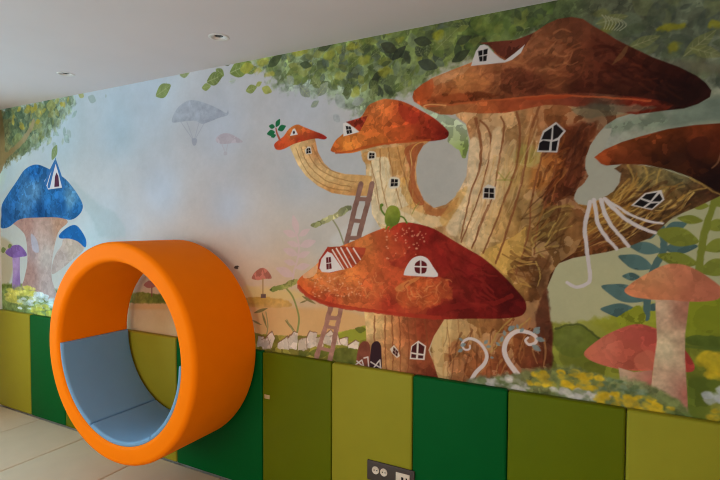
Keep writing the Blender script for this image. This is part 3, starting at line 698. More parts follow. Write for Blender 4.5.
    for p in ([(296, 148), (302, 163), (312, 177), (328, 187), (350, 191)], [(301, 147), (307, 162), (317, 174), (332, 183), (352, 187)], [(306, 146), (312, 160), (321, 170), (336, 178), (356, 182)], [(312, 145), (317, 156), (326, 167), (340, 174)]):
        cv.stroke(p, .003, .003, (136, 88, 44), .65, rough=.004)
    cv.shape([(275, 148), (274.5, 144), (279, 140), (284, 136), (289, 129), (297, 124.5), (304, 127), (314, 131), (322, 134), (327, 137.5), (324, 139.5), (316, 138.5), (306, 140.5), (294, 144), (284, 149), (278, 150)],
             [(277, 147, (180, 56, 24)), (285, 142, (182, 64, 26)), (293, 131, (206, 116, 42)), (300, 128, (204, 106, 40)), (300, 139, (168, 40, 18)), (312, 136, (168, 48, 22)), (324, 138, (128, 22, 18)), (308, 131, (194, 82, 34))], curve=True, n=3, wash={'small': .12, 'fine': .1})
    cv.shape([(290, 136), (293, 129), (295, 128.5), (298, 134.5)], (192, 184, 174), curve=False); cv.dot(294, 132.5, 1.2, 1.6, (60, 50, 60), 1, .002)
    cv.shape([(305, 150), (308, 146.5), (311, 147), (312, 153.5), (306, 154.5)], (186, 176, 160), curve=False); panes(cv, [(306.3, 153.8), (311.2, 153), (310.3, 147.6), (306.6, 148.4)], (30, 22, 20))
    cv.stroke([(280, 140), (277, 133), (276, 128)], .008, .004, (160, 72, 50))
    for a, b in (((276, 127), (280, 119)), ((275, 127), (269, 126)), ((278, 130), (286, 126)), ((275, 132), (267, 134)), ((276, 135), (271, 137))):
        cv.leaf(a, b, .3, (30, 92, 56), 1)
    # windows of the second stem
    for x, y, s in ((371.8, 155.5, 3.1), (394.3, 182.5, 4)):
        q = [(x - s, y + s * 1.1), (x + s * .9, y + s * .9), (x + s, y - s * .8), (x - s * .8, y - s)]
        cv.shape([(a + (a - x) * .25, b + (b - y) * .25) for a, b in q], (188, 172, 148)); panes(cv, q, (26, 20, 20))
    # trunk windows
    cv.shape([(536.8, 152), (539.5, 141), (543, 131), (556, 122), (566, 131), (560, 138.5), (557.5, 152.5)], (158, 148, 140), curve=False)
    for q in ([(539.5, 143), (543, 140.5), (550, 141.5), (549, 150.5), (538.5, 150.5)], [(541.5, 139.5), (544.5, 132.5), (552, 127.5), (551, 139.5)], [(552.8, 140), (553.5, 126), (556.5, 124.5), (563.5, 131), (558, 137.5)], [(551.5, 150.8), (552, 142), (558, 140.5), (556, 150.8)]):
        cv.shape(q, (24, 19, 19), curve=False)
    cv.shape([(482.5, 198.8), (483.2, 188), (488, 184.2), (495.5, 187), (495.2, 199.5)], (172, 158, 142), curve=False); panes(cv, [(483.4, 198), (494.4, 198.4), (494.4, 188), (484.2, 187.6)], (24, 18, 18))
    cv.shape([(631, 205.5), (645, 193), (661.5, 190), (664.5, 199.8), (652, 210)], (164, 152, 142), curve=False)
    for q in ([(634, 204.8), (640.5, 199.3), (649, 202.5), (643, 207)], [(642, 198), (646, 194.3), (657, 192.5), (650.5, 200.8)], [(652, 201.5), (659.5, 193.5), (662.5, 199), (660, 201.5)], [(645.5, 207.5), (651, 203.5), (658, 203), (652, 208.5)]):
        cv.shape(q, (22, 18, 18), curve=False)
    # ---- ladders
    lad = (122, 86, 72)
    for p in ([(361, 184), (354, 212), (346.5, 243)], [(372, 184), (367, 206), (358, 240)]):
        cv.stroke(p, .016, .016, lad, rough=.003, wash={'fine': .15})
    for p in ([(358, 199), (370, 199.5)], [(353.5, 220.5), (363, 221.5)], [(348, 238), (360, 238)]):
        cv.stroke(p, .012, .012, lad, curve=False)
    lad = (150, 98, 78)
    for p in ([(331, 307), (324, 332), (316, 359)], [(341, 308), (336, 332), (330, 361)]):
        cv.stroke(p, .016, .016, lad, rough=.006, wash={'fine': .2})
    for p in ([(327, 327), (336, 328)], [(321, 348), (331, 351)], [(328, 318), (338, 318)]):
        cv.stroke(p, .011, .011, lad, curve=False, rough=.006)
    # ---- red mushroom in front: stem, doors, cap
    cv.shape([(364, 308), (366, 330), (367, 352), (362, 372), (442, 390), (434, 364), (428.5, 350), (434, 336), (444, 320), (444, 308)],
             [(370, 330, (204, 160, 98)), (380, 325, (196, 146, 84)), (372, 352, (170, 110, 62)), (392, 330, (176, 108, 56)), (400, 360, (176, 104, 54)), (405, 330, (152, 72, 34)), (420, 330, (138, 50, 24)), (432, 328, (118, 44, 22)), (420, 362, (132, 58, 30)), (430, 378, (110, 40, 22)), (390, 365, (186, 120, 62))], curve=False, wash={'mid': .1, 'small': .1, 'fine': .15})
    for x in (375, 385, 392, 399, 407, 414, 424):
        cv.stroke([(x, 316), (x + (x - 395) * .08 + 1, 340), (x + 1, 372)], .0045, .003, (122, 58, 28), .7, rough=.006)
    cv.shape([(357, 366), (358, 350), (361, 343), (365, 341), (369, 343), (370.5, 351), (370, 370)], (116, 56, 38), n=3, wash={'fine': .2})
    cv.shape([(370.5, 370), (371, 349), (373, 343), (377, 341), (380.5, 344), (381.5, 352), (381, 372)], (48, 28, 30), n=3)
    for p in ([(354, 366), (362, 360), (364, 367)], [(357, 361), (364, 367)], [(364, 358), (368, 357), (369, 370)], [(371, 362), (381, 368)], [(380, 360), (381, 372)], [(372, 370), (379, 361)]):
        cv.stroke(p, .004, .004, (184, 160, 144), curve=False)
    cv.shape([(390, 349), (394, 345), (398, 350), (400, 356), (397, 358), (392, 353)], (188, 162, 138), curve=False); panes(cv, [(392.5, 353), (397.5, 357), (398.5, 351.5), (393.5, 346.5)], (66, 26, 22))
    cv.shape([(409.8, 359), (411.3, 346), (418.3, 340.6), (426.3, 346), (424.6, 360)], (190, 168, 148), curve=False)
    for q in ([(411.3, 352), (412.3, 346.5), (417, 343), (416.5, 353)], [(418.3, 353), (418.8, 342.8), (424.6, 346.5), (423.6, 354)], [(411.2, 357.6), (411.6, 353.6), (416.3, 354.6), (416, 358)], [(418, 358.2), (418.3, 355), (423.4, 355.6), (423, 358.6)]):
        cv.shape(q, (66, 26, 24), curve=False)
    cv.shape([(297.2, 283), (299, 279), (303, 275), (311, 269), (318, 263), (328, 252), (345, 244.5), (358, 239), (372, 232.5), (385.5, 227.5), (399, 223), (408, 222.5), (418.3, 224), (434.4, 229), (452.7, 240), (468.8, 249.5), (482.5, 257.5), (498.6, 271), (512.3, 285), (523.8, 298.6), (526.5, 306), (525, 312), (519, 316.5), (501, 318.7), (468.8, 318.7), (439, 319.5), (423, 318.7), (391.8, 314.4), (373.4, 312), (346, 308.7), (327.6, 305.2), (309, 297.2), (300, 289)],
             [(300, 284, (190, 78, 30)), (312, 275, (202, 118, 50)), (310, 290, (188, 72, 28)), (330, 285, (200, 106, 48)), (350, 275, (198, 102, 40)), (345, 295, (190, 84, 36)), (330, 300, (170, 50, 24)), (365, 245, (196, 104, 44)), (365, 262, (192, 86, 34)), (375, 290, (184, 78, 34)), (385, 240, (182, 74, 32)), (400, 232, (158, 40, 22)), (415, 235, (142, 30, 20)), (395, 255, (176, 62, 30)), (400, 290, (170, 62, 28)), (415, 282, (172, 66, 26)), (430, 295, (168, 66, 26)), (390, 305, (152, 40, 22)), (445, 260, (128, 26, 18)), (450, 280, (122, 30, 18)), (470, 270, (106, 20, 16)), (460, 305, (92, 18, 14)), (490, 290, (86, 14, 12)), (512, 303, (76, 14, 12)), (480, 312, (114, 22, 16)), (440, 312, (126, 28, 18)), (430, 232, (120, 22, 16))],
             curve=True, n=3, wash={'small': .09, 'mid': .09, 'fine': .12})
    cv.shape([(388, 262), (404, 256), (412, 244), (430, 240), (445, 252), (462, 258), (452, 270), (440, 276), (420, 258), (404, 268)], (124, 22, 16), alpha=.45, rough=.02, soft=.012, wash={'fine': .3})
    cv.shape([(398, 284), (412, 277), (430, 278), (448, 280), (452, 296), (440, 302), (425, 308), (400, 306)], (178, 76, 30), alpha=.55, rough=.025, soft=.01, wash={'fine': .35})
    cv.shape([(395, 288), (408, 280), (420, 277), (412, 284), (400, 292)], (196, 112, 50), alpha=.7, rough=.006)
    cv.stroke([(430, 312), (460, 306), (490, 304), (512, 296)], .02, .01, (126, 26, 18), .6, rough=.01)
    hatch(cv, [(396, 286), (412, 278), (432, 279), (452, 276), (456, 292), (440, 303), (420, 308), (398, 306)], 70, .4, 1.4, 8, [(204, 122, 62), (196, 104, 50), (150, 50, 24)], .004, 63, .6, .8)
    hatch(cv, [(300, 283), (330, 272), (365, 268), (390, 272), (388, 300), (345, 300), (310, 294)], 90, .3, 1.4, 9, [(212, 130, 70), (206, 112, 54), (168, 58, 26)], .004, 64, .5, .8)
    hatch(cv, [(440, 240), (470, 256), (500, 278), (520, 300), (500, 312), (450, 308), (455, 280)], 50, .6, .5, 20, [(92, 14, 12), (136, 34, 22), (74, 12, 12)], .008, 65, .45, .4)
    cv.stroke([(299, 287), (309, 296), (328, 304), (346, 307.5), (374, 311), (400, 314.5), (440, 318)], .014, .010, (160, 40, 22), .7, rough=.006)
    for k in range(90):
        x, y = (312 + 50 * RNG.rand(), 277 + 20 * RNG.rand()) if k < 45 else (384 + 42 * RNG.rand(), 228 + 32 * RNG.rand())
        cv.dot(x, y, .5 + .9 * RNG.rand(), .4 + .6 * RNG.rand(), (214, 152, 108), .55, .003, .004)
    cv.shape([(303, 275), (310, 270), (317, 265), (317, 272), (312, 277), (305, 278)], (212, 160, 116), alpha=.7, rough=.005)
    # striped roof and gable
    cv.shape([(318, 269), (319, 260), (325, 251), (328, 246.5), (332, 250), (343, 269.5), (330, 273)], (158, 44, 28), curve=False)
    cv.shape([(328, 247), (345, 246.3), (366, 247.8), (365, 253), (360, 261), (353.4, 267), (343, 269.5), (337, 260)], (166, 58, 30), curve=False, wash={'small': .15})
    for a, b in (((336.5, 248.5), (348, 267.5)), ((341, 248), (351.5, 267)), ((347, 248), (356, 263.5)), ((353.5, 248.5), (360.5, 259.5)), ((332.5, 250), (344, 269))):
        cv.stroke([a, b], .005, .004, (202, 176, 158), curve=False)
    cv.shape([(319.5, 268), (321.5, 259), (327.5, 251.5), (332, 253.5), (338, 262), (343, 269.5), (330, 272.5), (322, 272)], (198, 180, 168), curve=False)
    panes(cv, [(326.5, 270), (332, 269), (331, 256.5), (326, 257)], (92, 26, 28))
    # dome window
    cv.shape([(403.8, 274), (406, 267.5), (410, 261), (414, 257.5), (420.6, 255.8), (427.5, 258.5), (433, 266.5), (438, 276.5), (420.6, 276.3), (406, 275.5)], (192, 176, 164), n=3)
    cv.shape([(416, 272.5), (414.8, 265), (417.5, 261.5), (421, 260.3), (425.5, 262.5), (427, 266), (425, 273)], (84, 24, 24), n=3)
    cv.stroke([(420.8, 259), (420.8, 273.5)], .004, .004, (192, 176, 164), curve=False); cv.stroke([(414, 266.4), (427.5, 267)], .004, .004, (192, 176, 164), curve=False)
    # small green sprout on top of the cap
    gr = (94, 116, 28)
    cv.stroke([(385, 215), (381.5, 210), (381, 205)], .005, .006, (80, 100, 30)); cv.dot(382, 205, 1.6, 1.6, (80, 100, 30))
    cv.stroke([(400, 216), (404, 218), (407, 223)], .004, .005, (80, 100, 30))
    cv.stroke([(388, 224), (386, 229)], .006, .004, gr); cv.stroke([(394, 224), (389.5, 229)], .006, .004, gr)
    cv.shape([(385, 222), (385.5, 213), (388.5, 207), (393, 205.5), (398, 207.5), (400.5, 214), (399, 222), (394, 226), (388, 226)], [(388, 211, (126, 128, 46)), (396, 212, (114, 120, 32)), (394, 222, (78, 92, 28))], n=4, wash={'fine': .2})
    # ---- white scroll vines
    vn = (182, 162, 150)
    cv.stroke([(469, 385), (475.5, 373), (484.5, 363.5), (486.7, 354), (480, 343), (471, 338.6), (464.5, 340.5), (462, 345), (465, 349.5), (469.5, 349), (470, 345.5)], .011, .004, vn)
    cv.stroke([(519, 376), (508, 361), (504.3, 349.6), (508, 338), (517, 331.3), (528.4, 332.4), (536, 337), (535.3, 342.7), (529, 344.5), (525.5, 340.5), (528, 337.5)], .014, .005, vn)
    bl = (104, 116, 112)
    for a, b in (((463, 341), (459, 338)), ((463, 349), (458, 352)), ((466, 344), (460, 346)), ((484, 344), (488, 340)), ((486, 347), (491, 346)), ((490, 357), (494, 358)), ((500, 346), (496, 342)), ((501, 342), (503, 336)), ((505, 336), (504, 330)), ((510, 332), (510, 326)), ((518, 329), (517, 324)), ((508, 330), (515, 326)), ((533, 333), (540, 327)), ((536, 338), (545, 341)), ((532, 345), (541, 351)), ((536, 334), (540, 330)), ((520, 332), (524, 328))):
        cv.leaf(a, b, .28, bl, .85)
    # ---- pink mushrooms on the right
    cv.shape([(584, 354), (589, 347), (605, 335.5), (624, 327), (638, 324), (652, 327), (672, 336), (686, 351), (694, 364), (693, 371), (684, 372), (660, 371), (628, 370.3), (606, 366), (590, 360)],
             [(590, 354, (170, 84, 56)), (605, 345, (166, 84, 60)), (632, 335, (162, 66, 50)), (650, 340, (150, 56, 44)), (605, 360, (176, 84, 60)), (640, 362, (160, 70, 48)), (630, 352, (156, 66, 46)), (690, 366, (142, 44, 34))], n=4, wash={'small': .1, 'mid': .05})
    cv.shape([(634, 362), (638, 354), (650, 350), (655, 356), (655, 368), (640, 369)], (170, 84, 58), alpha=.6, rough=.004)
    cv.shape([(618.5, 367.5), (634, 372), (653, 370), (651, 394), (621, 388)], [(622, 378, (166, 138, 106)), (640, 382, (158, 112, 84)), (649, 384, (142, 66, 54))], curve=False, wash={'fine': .15})
    cv.shape([(655, 296), (656, 318), (657, 340), (654, 362), (651, 388), (654, 404), (688, 414), (687, 390), (685, 360), (685, 335), (688, 312), (690, 296)],
             [(660, 310, (170, 138, 106)), (668, 350, (172, 152, 114)), (660, 390, (172, 142, 108)), (684, 310, (140, 84, 62)), (682, 350, (156, 118, 88)), (684, 395, (138, 68, 54)), (672, 395, (160, 122, 94))], curve=False, wash={'fine': .14, 'grain': .06})
    cv.shape([(624.5, 290), (628, 286), (636, 280), (646, 274), (656, 268.5), (665, 265), (673, 263.7), (686, 265.3), (702, 273), (718, 284.5), (722, 291), (718, 299), (704, 301.5), (688, 301.5), (670, 300), (656, 299.8), (636, 297.5), (627, 294)],
             [(628, 290, (178, 98, 58)), (645, 282, (178, 112, 66)), (660, 275, (176, 114, 70)), (680, 270, (158, 86, 56)), (668, 288, (168, 96, 58)), (690, 282, (152, 82, 54)), (710, 290, (146, 74, 50)), (690, 295, (148, 76, 50)), (650, 294, (174, 94, 54))], n=4, wash={'small': .05, 'mid': .06, 'fine': .06})
    # ---- blue mushrooms on the left
    cv.shape([(52, 274), (53, 262), (57, 252), (62, 245), (64, 236), (72, 236), (82, 243), (84, 250), (70, 262), (60, 270)], [(60, 260, (170, 150, 140)), (75, 245, (186, 166, 148))], n=3, wash={'small': .05, 'fine': .06})
    cv.shape([(20, 218), (12, 222), (20, 229), (26, 238), (27.5, 262), (24, 280), (22, 294), (56, 300), (52, 280), (52, 262), (56, 240), (60, 230), (68, 222), (60, 217), (40, 215)],
             [(28, 226, (158, 124, 112)), (45, 225, (168, 140, 126)), (60, 224, (170, 130, 104)), (34, 245, (160, 138, 136)), (45, 255, (178, 164, 154)), (30, 275, (152, 118, 108)), (48, 285, (168, 146, 138)), (40, 240, (172, 150, 138))], n=3, wash={'small': .05, 'fine': .08})
    cv.shape([(31, 234), (37, 240), (39, 252), (33, 250)], (160, 170, 188), alpha=.6, soft=.01)
    cv.shape([(1, 227.5), (1.5, 216), (2, 205), (8.3, 193.8), (17, 181), (25, 169.5), (35.4, 164.6), (46, 167.5), (63, 177), (73, 187.5), (80.5, 199), (83, 207), (79.5, 214.5), (71, 219.8), (58, 217.5), (41.7, 217.5), (20.8, 219), (9, 227)],
             [(10, 215, (36, 88, 140)), (15, 195, (40, 98, 154)), (25, 200, (66, 120, 166)), (35, 172, (30, 92, 154)), (35, 190, (84, 134, 174)), (50, 195, (40, 104, 162)), (62, 205, (28, 84, 140)), (70, 200, (92, 142, 174)), (76, 212, (32, 90, 144)), (40, 212, (26, 78, 132)), (55, 180, (34, 98, 160))], n=4, wash={'small': .13, 'mid': .12})
    cv.shape([(59, 235.5), (64.6, 229.5), (73, 225), (79, 227.5), (86, 239), (85.4, 247.5), (78, 241.5), (69, 238.5), (61, 238.5)], (30, 96, 158), n=3, wash={'small': .08})
    cv.shape([(48.3, 189.5), (44.5, 181), (50, 172), (55.6, 161.5), (60, 174), (64, 187.5)], (196, 200, 206), curve=False)
    for p in (([(55.3, 161), (49, 174), (46, 183)]), ([(55.6, 161), (52, 174), (49, 186)]), ([(55.8, 161), (60, 174), (63.6, 187)])):
        cv.stroke(p, .011, .02, (50, 104, 160), curve=False)
    cv.shape([(54.5, 187), (55, 177), (56.5, 172.5), (58.5, 176), (59.5, 186.5)], (82, 44, 66), curve=False)
    cv.stroke([(55.7, 163), (55.8, 158)], .008, .004, (60, 110, 160), curve=False)
    cv.shape([(12.5, 257), (20, 257), (20, 274), (21, 290), (12, 290), (13, 272)], [(14, 270, (160, 136, 172)), (19, 280, (130, 104, 152))], curve=False, wash={'fine': .1})
    cv.shape([(5.5, 253), (8, 249), (13, 245.5), (19, 245), (24, 249), (27, 255.5), (20, 257), (12.5, 257.5)], (120, 92, 150), n=3, wash={'small': .12})
    cv.leaf((8, 247), (12, 245), .3, (110, 124, 70)); cv.leaf((1, 251), (6, 249), .3, (110, 124, 70))
    # ---- flowers
    cv.shape([(0, 292), (22, 286), (40, 296), (56, 306), (56, 322), (30, 320), (0, 316)], (122, 140, 86), alpha=.6, soft=.03, rough=.02, wash={'fine': .3})
    flowers(cv, [(8, 290), (30, 286), (40, 294), (30, 302), (8, 302)], 40, [(190, 182, 70), (204, 196, 96), (170, 170, 70)], 3.2, 31)
    flowers(cv, [(16, 300), (40, 293), (58, 300), (58, 310), (34, 312), (20, 308)], 60, [(186, 196, 196), (198, 206, 204), (160, 176, 160)], 2.6, 32)
    flowers(cv, [(30, 308), (48, 304), (56, 312), (50, 318), (30, 316)], 22, [(190, 182, 60), (180, 176, 70)], 2.6, 33)
    cv.shape([(470, 378), (500, 376), (540, 368), (575, 366), (600, 375), (650, 385), (690, 412), (690, 430), (600, 420), (470, 400)], [(490, 384, (112, 106, 76)), (540, 380, (98, 102, 56)), (620, 392, (96, 100, 62)), (680, 415, (84, 92, 46))], alpha=.9, soft=.02, rough=.02, wash={'fine': .35, 'small': .15})
    flowers(cv, [(590, 376), (620, 380), (650, 392), (660, 400), (620, 398), (590, 388)], 60, [(84, 96, 66), (104, 114, 84), (72, 84, 50)], 3, 34)
    flowers(cv, [(478, 380), (510, 377), (532, 384), (530, 392), (480, 388)], 70, [(160, 150, 134), (172, 160, 146), (120, 118, 88), (96, 102, 60)], 3.4, 35)
    flowers(cv, [(530, 374), (560, 369), (600, 376), (602, 390), (560, 388), (528, 384)], 80, [(182, 142, 16), (192, 152, 22), (166, 134, 26), (110, 112, 52)], 3.6, 36)
    flowers(cv, [(552, 388), (606, 392), (612, 402), (560, 396)], 50, [(160, 150, 136), (172, 162, 148), (112, 116, 84)], 3.4, 37)
    flowers(cv, [(600, 392), (650, 396), (668, 404), (676, 416), (620, 408), (590, 402)], 80, [(182, 142, 16), (192, 152, 24), (168, 134, 26), (104, 108, 54)], 3.6, 38)
    flowers(cv, [(697, 356), (740, 352), (740, 378), (712, 378), (698, 372)], 46, [(170, 132, 16), (150, 122, 16), (130, 112, 20)], 7, 39, .8)
    flowers(cv, [(704, 390), (740, 386), (740, 404), (710, 402)], 20, [(152, 146, 140), (136, 134, 122)], 6, 40)
    flowers(cv, [(708, 406), (740, 408), (740, 424), (708, 418)], 18, [(160, 126, 18), (120, 112, 40)], 5, 41)
    flowers(cv, [(740, 360), (1100, 380), (1100, 520), (740, 430)], 60, [(160, 126, 18), (140, 134, 120), (110, 108, 40)], 12, 42)
    # paper grain of the print
    cv.c *= (1 + .02 * (cv.grain - .5) + .03 * (cv.fine - .5))[..., None]
    return muted(np.clip(cv.c, 0, 255))


# daylight that the windows throw on the bare wall (measured on a plain white wall), used to turn the colours
# seen in the photograph into the colours of the print itself
DAYLIGHT = [[-0.1328, 0.0476, -0.1658, -0.4108, 0.0193, 0.0973, 0.0744, -0.2412, 0.0694, 0.3343, -0.0321, -0.0847, -0.366, 0.1622], [-0.1573, 0.2444, -0.3591, -0.4686, -0.1975, 0.3578, 0.2105, -0.5118, 0.2754, 0.4388, 0.2362, -0.3538, -0.5503, 0.1977], [-0.2157, 0.3375, -0.4617, -0.5272, -0.2771, 0.4844, 0.2513, -0.6411, 0.3777, 0.5411, 0.3336, -0.482, -0.6587, 0.2295]]


def wall_light(X, Z):
    x = (np.clip(X, -5.15, 0.42) + 2.5) / 2.7
    z = np.clip(Z, 0.95, 2.75) - 1.85
    out = []
    for co in DAYLIGHT:
        k = 0; s = 0
        for i in range(5):
            for j in range(3):
                if i + j <= 5:
                    s = s + co[k] * x ** i * z ** j; k += 1
        out.append(np.exp(s))
    return np.stack(out, -1)


def build_mural():
    c = paint_artwork() / 255.0
    c = np.where(c <= 0.04045, c / 12.92, ((c + 0.055) / 1.055) ** 2.4)
    X, Z = np.meshgrid(GX, GZ)
    c = np.clip(c / wall_light(X, Z) * PRINT_GAIN, 0.006, 0.93)
    co = np.stack([X, np.full_like(X, -0.0012), Z], -1).reshape(-1, 3)
    idx = np.arange(NX * NZ).reshape(NZ, NX)
    quads = np.stack([idx[:-1, :-1], idx[:-1, 1:], idx[1:, 1:], idx[1:, :-1]], -1).reshape(-1, 4)
    me = bpy.data.meshes.new('mushroom_mural')
    me.vertices.add(len(co)); me.vertices.foreach_set('co', co.astype(np.float32).ravel())
    me.loops.add(quads.size); me.loops.foreach_set('vertex_index', quads.astype(np.int32).ravel())
    me.polygons.add(len(quads))
    me.polygons.foreach_set('loop_start', np.arange(0, quads.size, 4, dtype=np.int32))
    me.update(calc_edges=True)
    a = me.color_attributes.new('print', 'FLOAT_COLOR', 'POINT')
    rgba = np.ones((NX * NZ, 4), np.float32); rgba[:, :3] = c.reshape(-1, 3)
    a.data.foreach_set('color', rgba.ravel())
    m = material('printed_wallpaper', (.6, .6, .6, 1), 0.85, 0.06, bump=0.05, bump_scale=300)
    at = m.node_tree.nodes.new('ShaderNodeAttribute'); at.attribute_name = 'print'
    m.node_tree.links.new(at.outputs['Color'], m.node_tree.nodes['Principled BSDF'].inputs['Base Color'])
    o = new_obj('mushroom_mural', me, m)
    tag(o, 'wide printed mural of mushroom houses covering the wall above the padded panels', 'mural')


# ------------------------------------------------------------------ the room
M_WALL = material('wall_paint', srgb(226, 222, 214), 0.8, 0.2, 0.02, 6)
M_CEIL = material('ceiling_paint', srgb(210, 205, 208), 0.85, 0.2, 0.015, 3)
M_WARM = material('warm_wall_paint', srgb(176, 140, 108), 0.8, 0.2, 0.02, 6)
M_BASE = material('subfloor', srgb(150, 140, 125), 0.8, 0.2, 0.05, 8)
M_MAT = material('cream_vinyl', srgb(214, 195, 170), 0.6, 0.2, 0.03, 5, 0.15, 350)
M_ORANGE = material('orange_vinyl', srgb(255, 126, 0), 0.65, 0.05, 0.02, 8, 0.2, 500)
M_BLUE = material('blue_vinyl', srgb(114, 154, 188), 0.55, 0.15, 0.02, 8, 0.2, 500)
M_LIME = material('lime_vinyl', srgb(150, 142, 36), 0.5, 0.12, 0.03, 6, 0.2, 450)
M_GRASS = material('grass_green_vinyl', srgb(96, 105, 4), 0.5, 0.1, 0.03, 6, 0.2, 450)
M_EMERALD = material('emerald_vinyl', srgb(0, 86, 34), 0.5, 0.08, 0.03, 6, 0.2, 450)
M_WHITE = material('white_enamel', srgb(215, 214, 212), 0.5, 0.4)
M_DARK = material('dark_lamp_glass', srgb(14, 14, 14), 0.25, 0.5)
M_PLATE = material('brown_plate', srgb(72, 60, 55), 0.5, 0.4, 0.06, 60)
M_IVORY = material('ivory_plastic', srgb(225, 205, 185), 0.45, 0.4)
M_HOLE = material('black_hole', srgb(18, 16, 16), 0.8, 0.1)
M_STICK = material('beige_sticker', srgb(190, 165, 120), 0.7, 0.2)
M_FRAME = material('grey_window_frame', srgb(120, 120, 118), 0.45, 0.4)


def structure(name, bm, mat, smooth=False):
    return tag(from_bm(name, bm, mat, smooth=smooth), kind='structure')


WY0, WY1, WZ0, WZ1 = -4.3, -0.8, 0.75, 2.35
WX0, WX1 = -3.7, -1.2
VY0, VY1 = -4.3, -2.3
structure('floor', box_bm(LEFT - .2, RIGHT + .2, NEAR - .2, 0.2, -0.2, -0.06), M_BASE)
structure('wall_back', box_bm(LEFT - .2, RIGHT + .2, 0.0, 0.2, -0.06, CEIL), M_WALL)
bm = box_bm(RIGHT, RIGHT + .2, NEAR, VY0, -0.06, CEIL)
box_bm(RIGHT, RIGHT + .2, VY1, 0.0, -0.06, CEIL, bm=bm)
box_bm(RIGHT, RIGHT + .2, VY0, VY1, -0.06, WZ0, bm=bm)
box_bm(RIGHT, RIGHT + .2, VY0, VY1, WZ1, CEIL, bm=bm)
structure('wall_right', bm, M_WARM)
bm = bmesh.new()
for (c, d) in ((WZ0, WZ0 + .05), (WZ1 - .05, WZ1)):
    box_bm(RIGHT + .08, RIGHT + .14, VY0, VY1, c, d, .004, 2, bm=bm)
for k in range(3):
    y = VY0 + (VY1 - VY0 - .05) * k / 2
    box_bm(RIGHT + .08, RIGHT + .14, y, y + .05, WZ0, WZ1, .004, 2, bm=bm)
structure('added_window_right', bm, M_FRAME)  # unseen window, added to brighten the ring's right side
bm = box_bm(LEFT - .2, WX0, NEAR - .2, NEAR, -0.06, CEIL)
box_bm(WX1, RIGHT + .2, NEAR - .2, NEAR, -0.06, CEIL, bm=bm)
box_bm(WX0, WX1, NEAR - .2, NEAR, -0.06, WZ0, bm=bm)
box_bm(WX0, WX1, NEAR - .2, NEAR, WZ1, CEIL, bm=bm)
structure('wall_near', bm, M_WARM)
bm = bmesh.new()
for (c, d) in ((WZ0, WZ0 + .05), (WZ1 - .05, WZ1)):
    box_bm(WX0, WX1, NEAR - .14, NEAR - .08, c, d, .004, 2, bm=bm)
for k in range(4):
    x = WX0 + (WX1 - WX0 - .05) * k / 3
    box_bm(x, x + .05, NEAR - .14, NEAR - .08, WZ0, WZ1, .004, 2, bm=bm)
structure('added_window_near', bm, M_FRAME)  # unseen window behind the camera, added for more frontal light

# left wall with its long window
bm = box_bm(LEFT - .2, LEFT, NEAR, WY0, -0.06, CEIL)
box_bm(LEFT - .2, LEFT, WY1, 0.0, -0.06, CEIL, bm=bm)
box_bm(LEFT - .2, LEFT, WY0, WY1, -0.06, WZ0, bm=bm)
box_bm(LEFT - .2, LEFT, WY0, WY1, WZ1, CEIL, bm=bm)
structure('wall_left', bm, M_WALL)
bm = bmesh.new()
for (a, b, c, d) in ((WY0, WY1, WZ0, WZ0 + .05), (WY0, WY1, WZ1 - .05, WZ1)):
    box_bm(LEFT - .14, LEFT - .08, a, b, c, d, .004, 2, bm=bm)
for k in range(4):
    y = WY0 + (WY1 - WY0 - .05) * k / 3
    box_bm(LEFT - .14, LEFT - .08, y, y + .05, WZ0, WZ1, .004, 2, bm=bm)
structure('window_1', bm, M_FRAME)

# ceiling slab with two round openings for the downlights
LIGHTS = [(-2.032, -0.39), (-3.50, -0.375)]
HOLE_R = 0.047


def ceiling_bm():
    bm = bmesh.new()
    n = 32
    x0, x1, y0, y1 = LEFT - .2, RIGHT + .2, NEAR - .2, 0.2
    half = 0.12
    xs = sorted([x0, x1] + [l[0] + s * half for l in LIGHTS for s in (-1, 1)])
    y_all = [y0, -0.6, -0.2, y1]
    cache = {}

    def V(x, y):
        k = (round(x, 5), round(y, 5))
        if k not in cache:
            cache[k] = bm.verts.new((x, y, CEIL))
        return cache[k]
    for i in range(len(xs) - 1):
        for j in range(3):
            light = [l for l in LIGHTS if xs[i] < l[0] < xs[i + 1]]
            if j == 1 and light:
                lx, ly = light[0]
                outer, inner = [], []
                for k in range(n):
                    a = 2 * math.pi * k / n
                    c, s = math.cos(a), math.sin(a)
                    m = max(abs(c), abs(s))
                    ox = lx + half * c / m
                    oy = (-0.4) + 0.2 * s / m
                    outer.append(V(ox, oy))
                    inner.append(bm.verts.new((lx + HOLE_R * c, ly + HOLE_R * s, CEIL)))
                for k in range(n):
                    q = (k + 1) % n
                    bm.faces.new((outer[k], outer[q], inner[q], inner[k]))
                # corner triangles are covered because the outer ring passes through the corners (n is a multiple of 8)
                top = [bm.verts.new((v.co.x, v.co.y, CEIL + .12)) for v in inner]
                for k in range(n):
                    q = (k + 1) % n
                    bm.faces.new((inner[k], inner[q], top[q], top[k]))
                bm.faces.new(top)
            else:
                bm.faces.new((V(xs[i], y_all[j]), V(xs[i + 1], y_all[j]), V(xs[i + 1], y_all[j + 1]), V(xs[i], y_all[j + 1])))
    bound = [(x0, y0), (x1, y0), (x1, y1), (x0, y1)]
    vs = [bm.verts.new((x, y, CEIL + .2)) for x, y in bound]
    bm.faces.new(vs)
    for k in range(4):
        a, b = bound[k], bound[(k + 1) % 4]
        lo0 = bm.verts.new((a[0], a[1], CEIL)); lo1 = bm.verts.new((b[0], b[1], CEIL))
        bm.faces.new((lo0, lo1, vs[(k + 1) % 4], vs[k]))
    return bm


structure('ceiling', ceiling_bm(), M_CEIL)

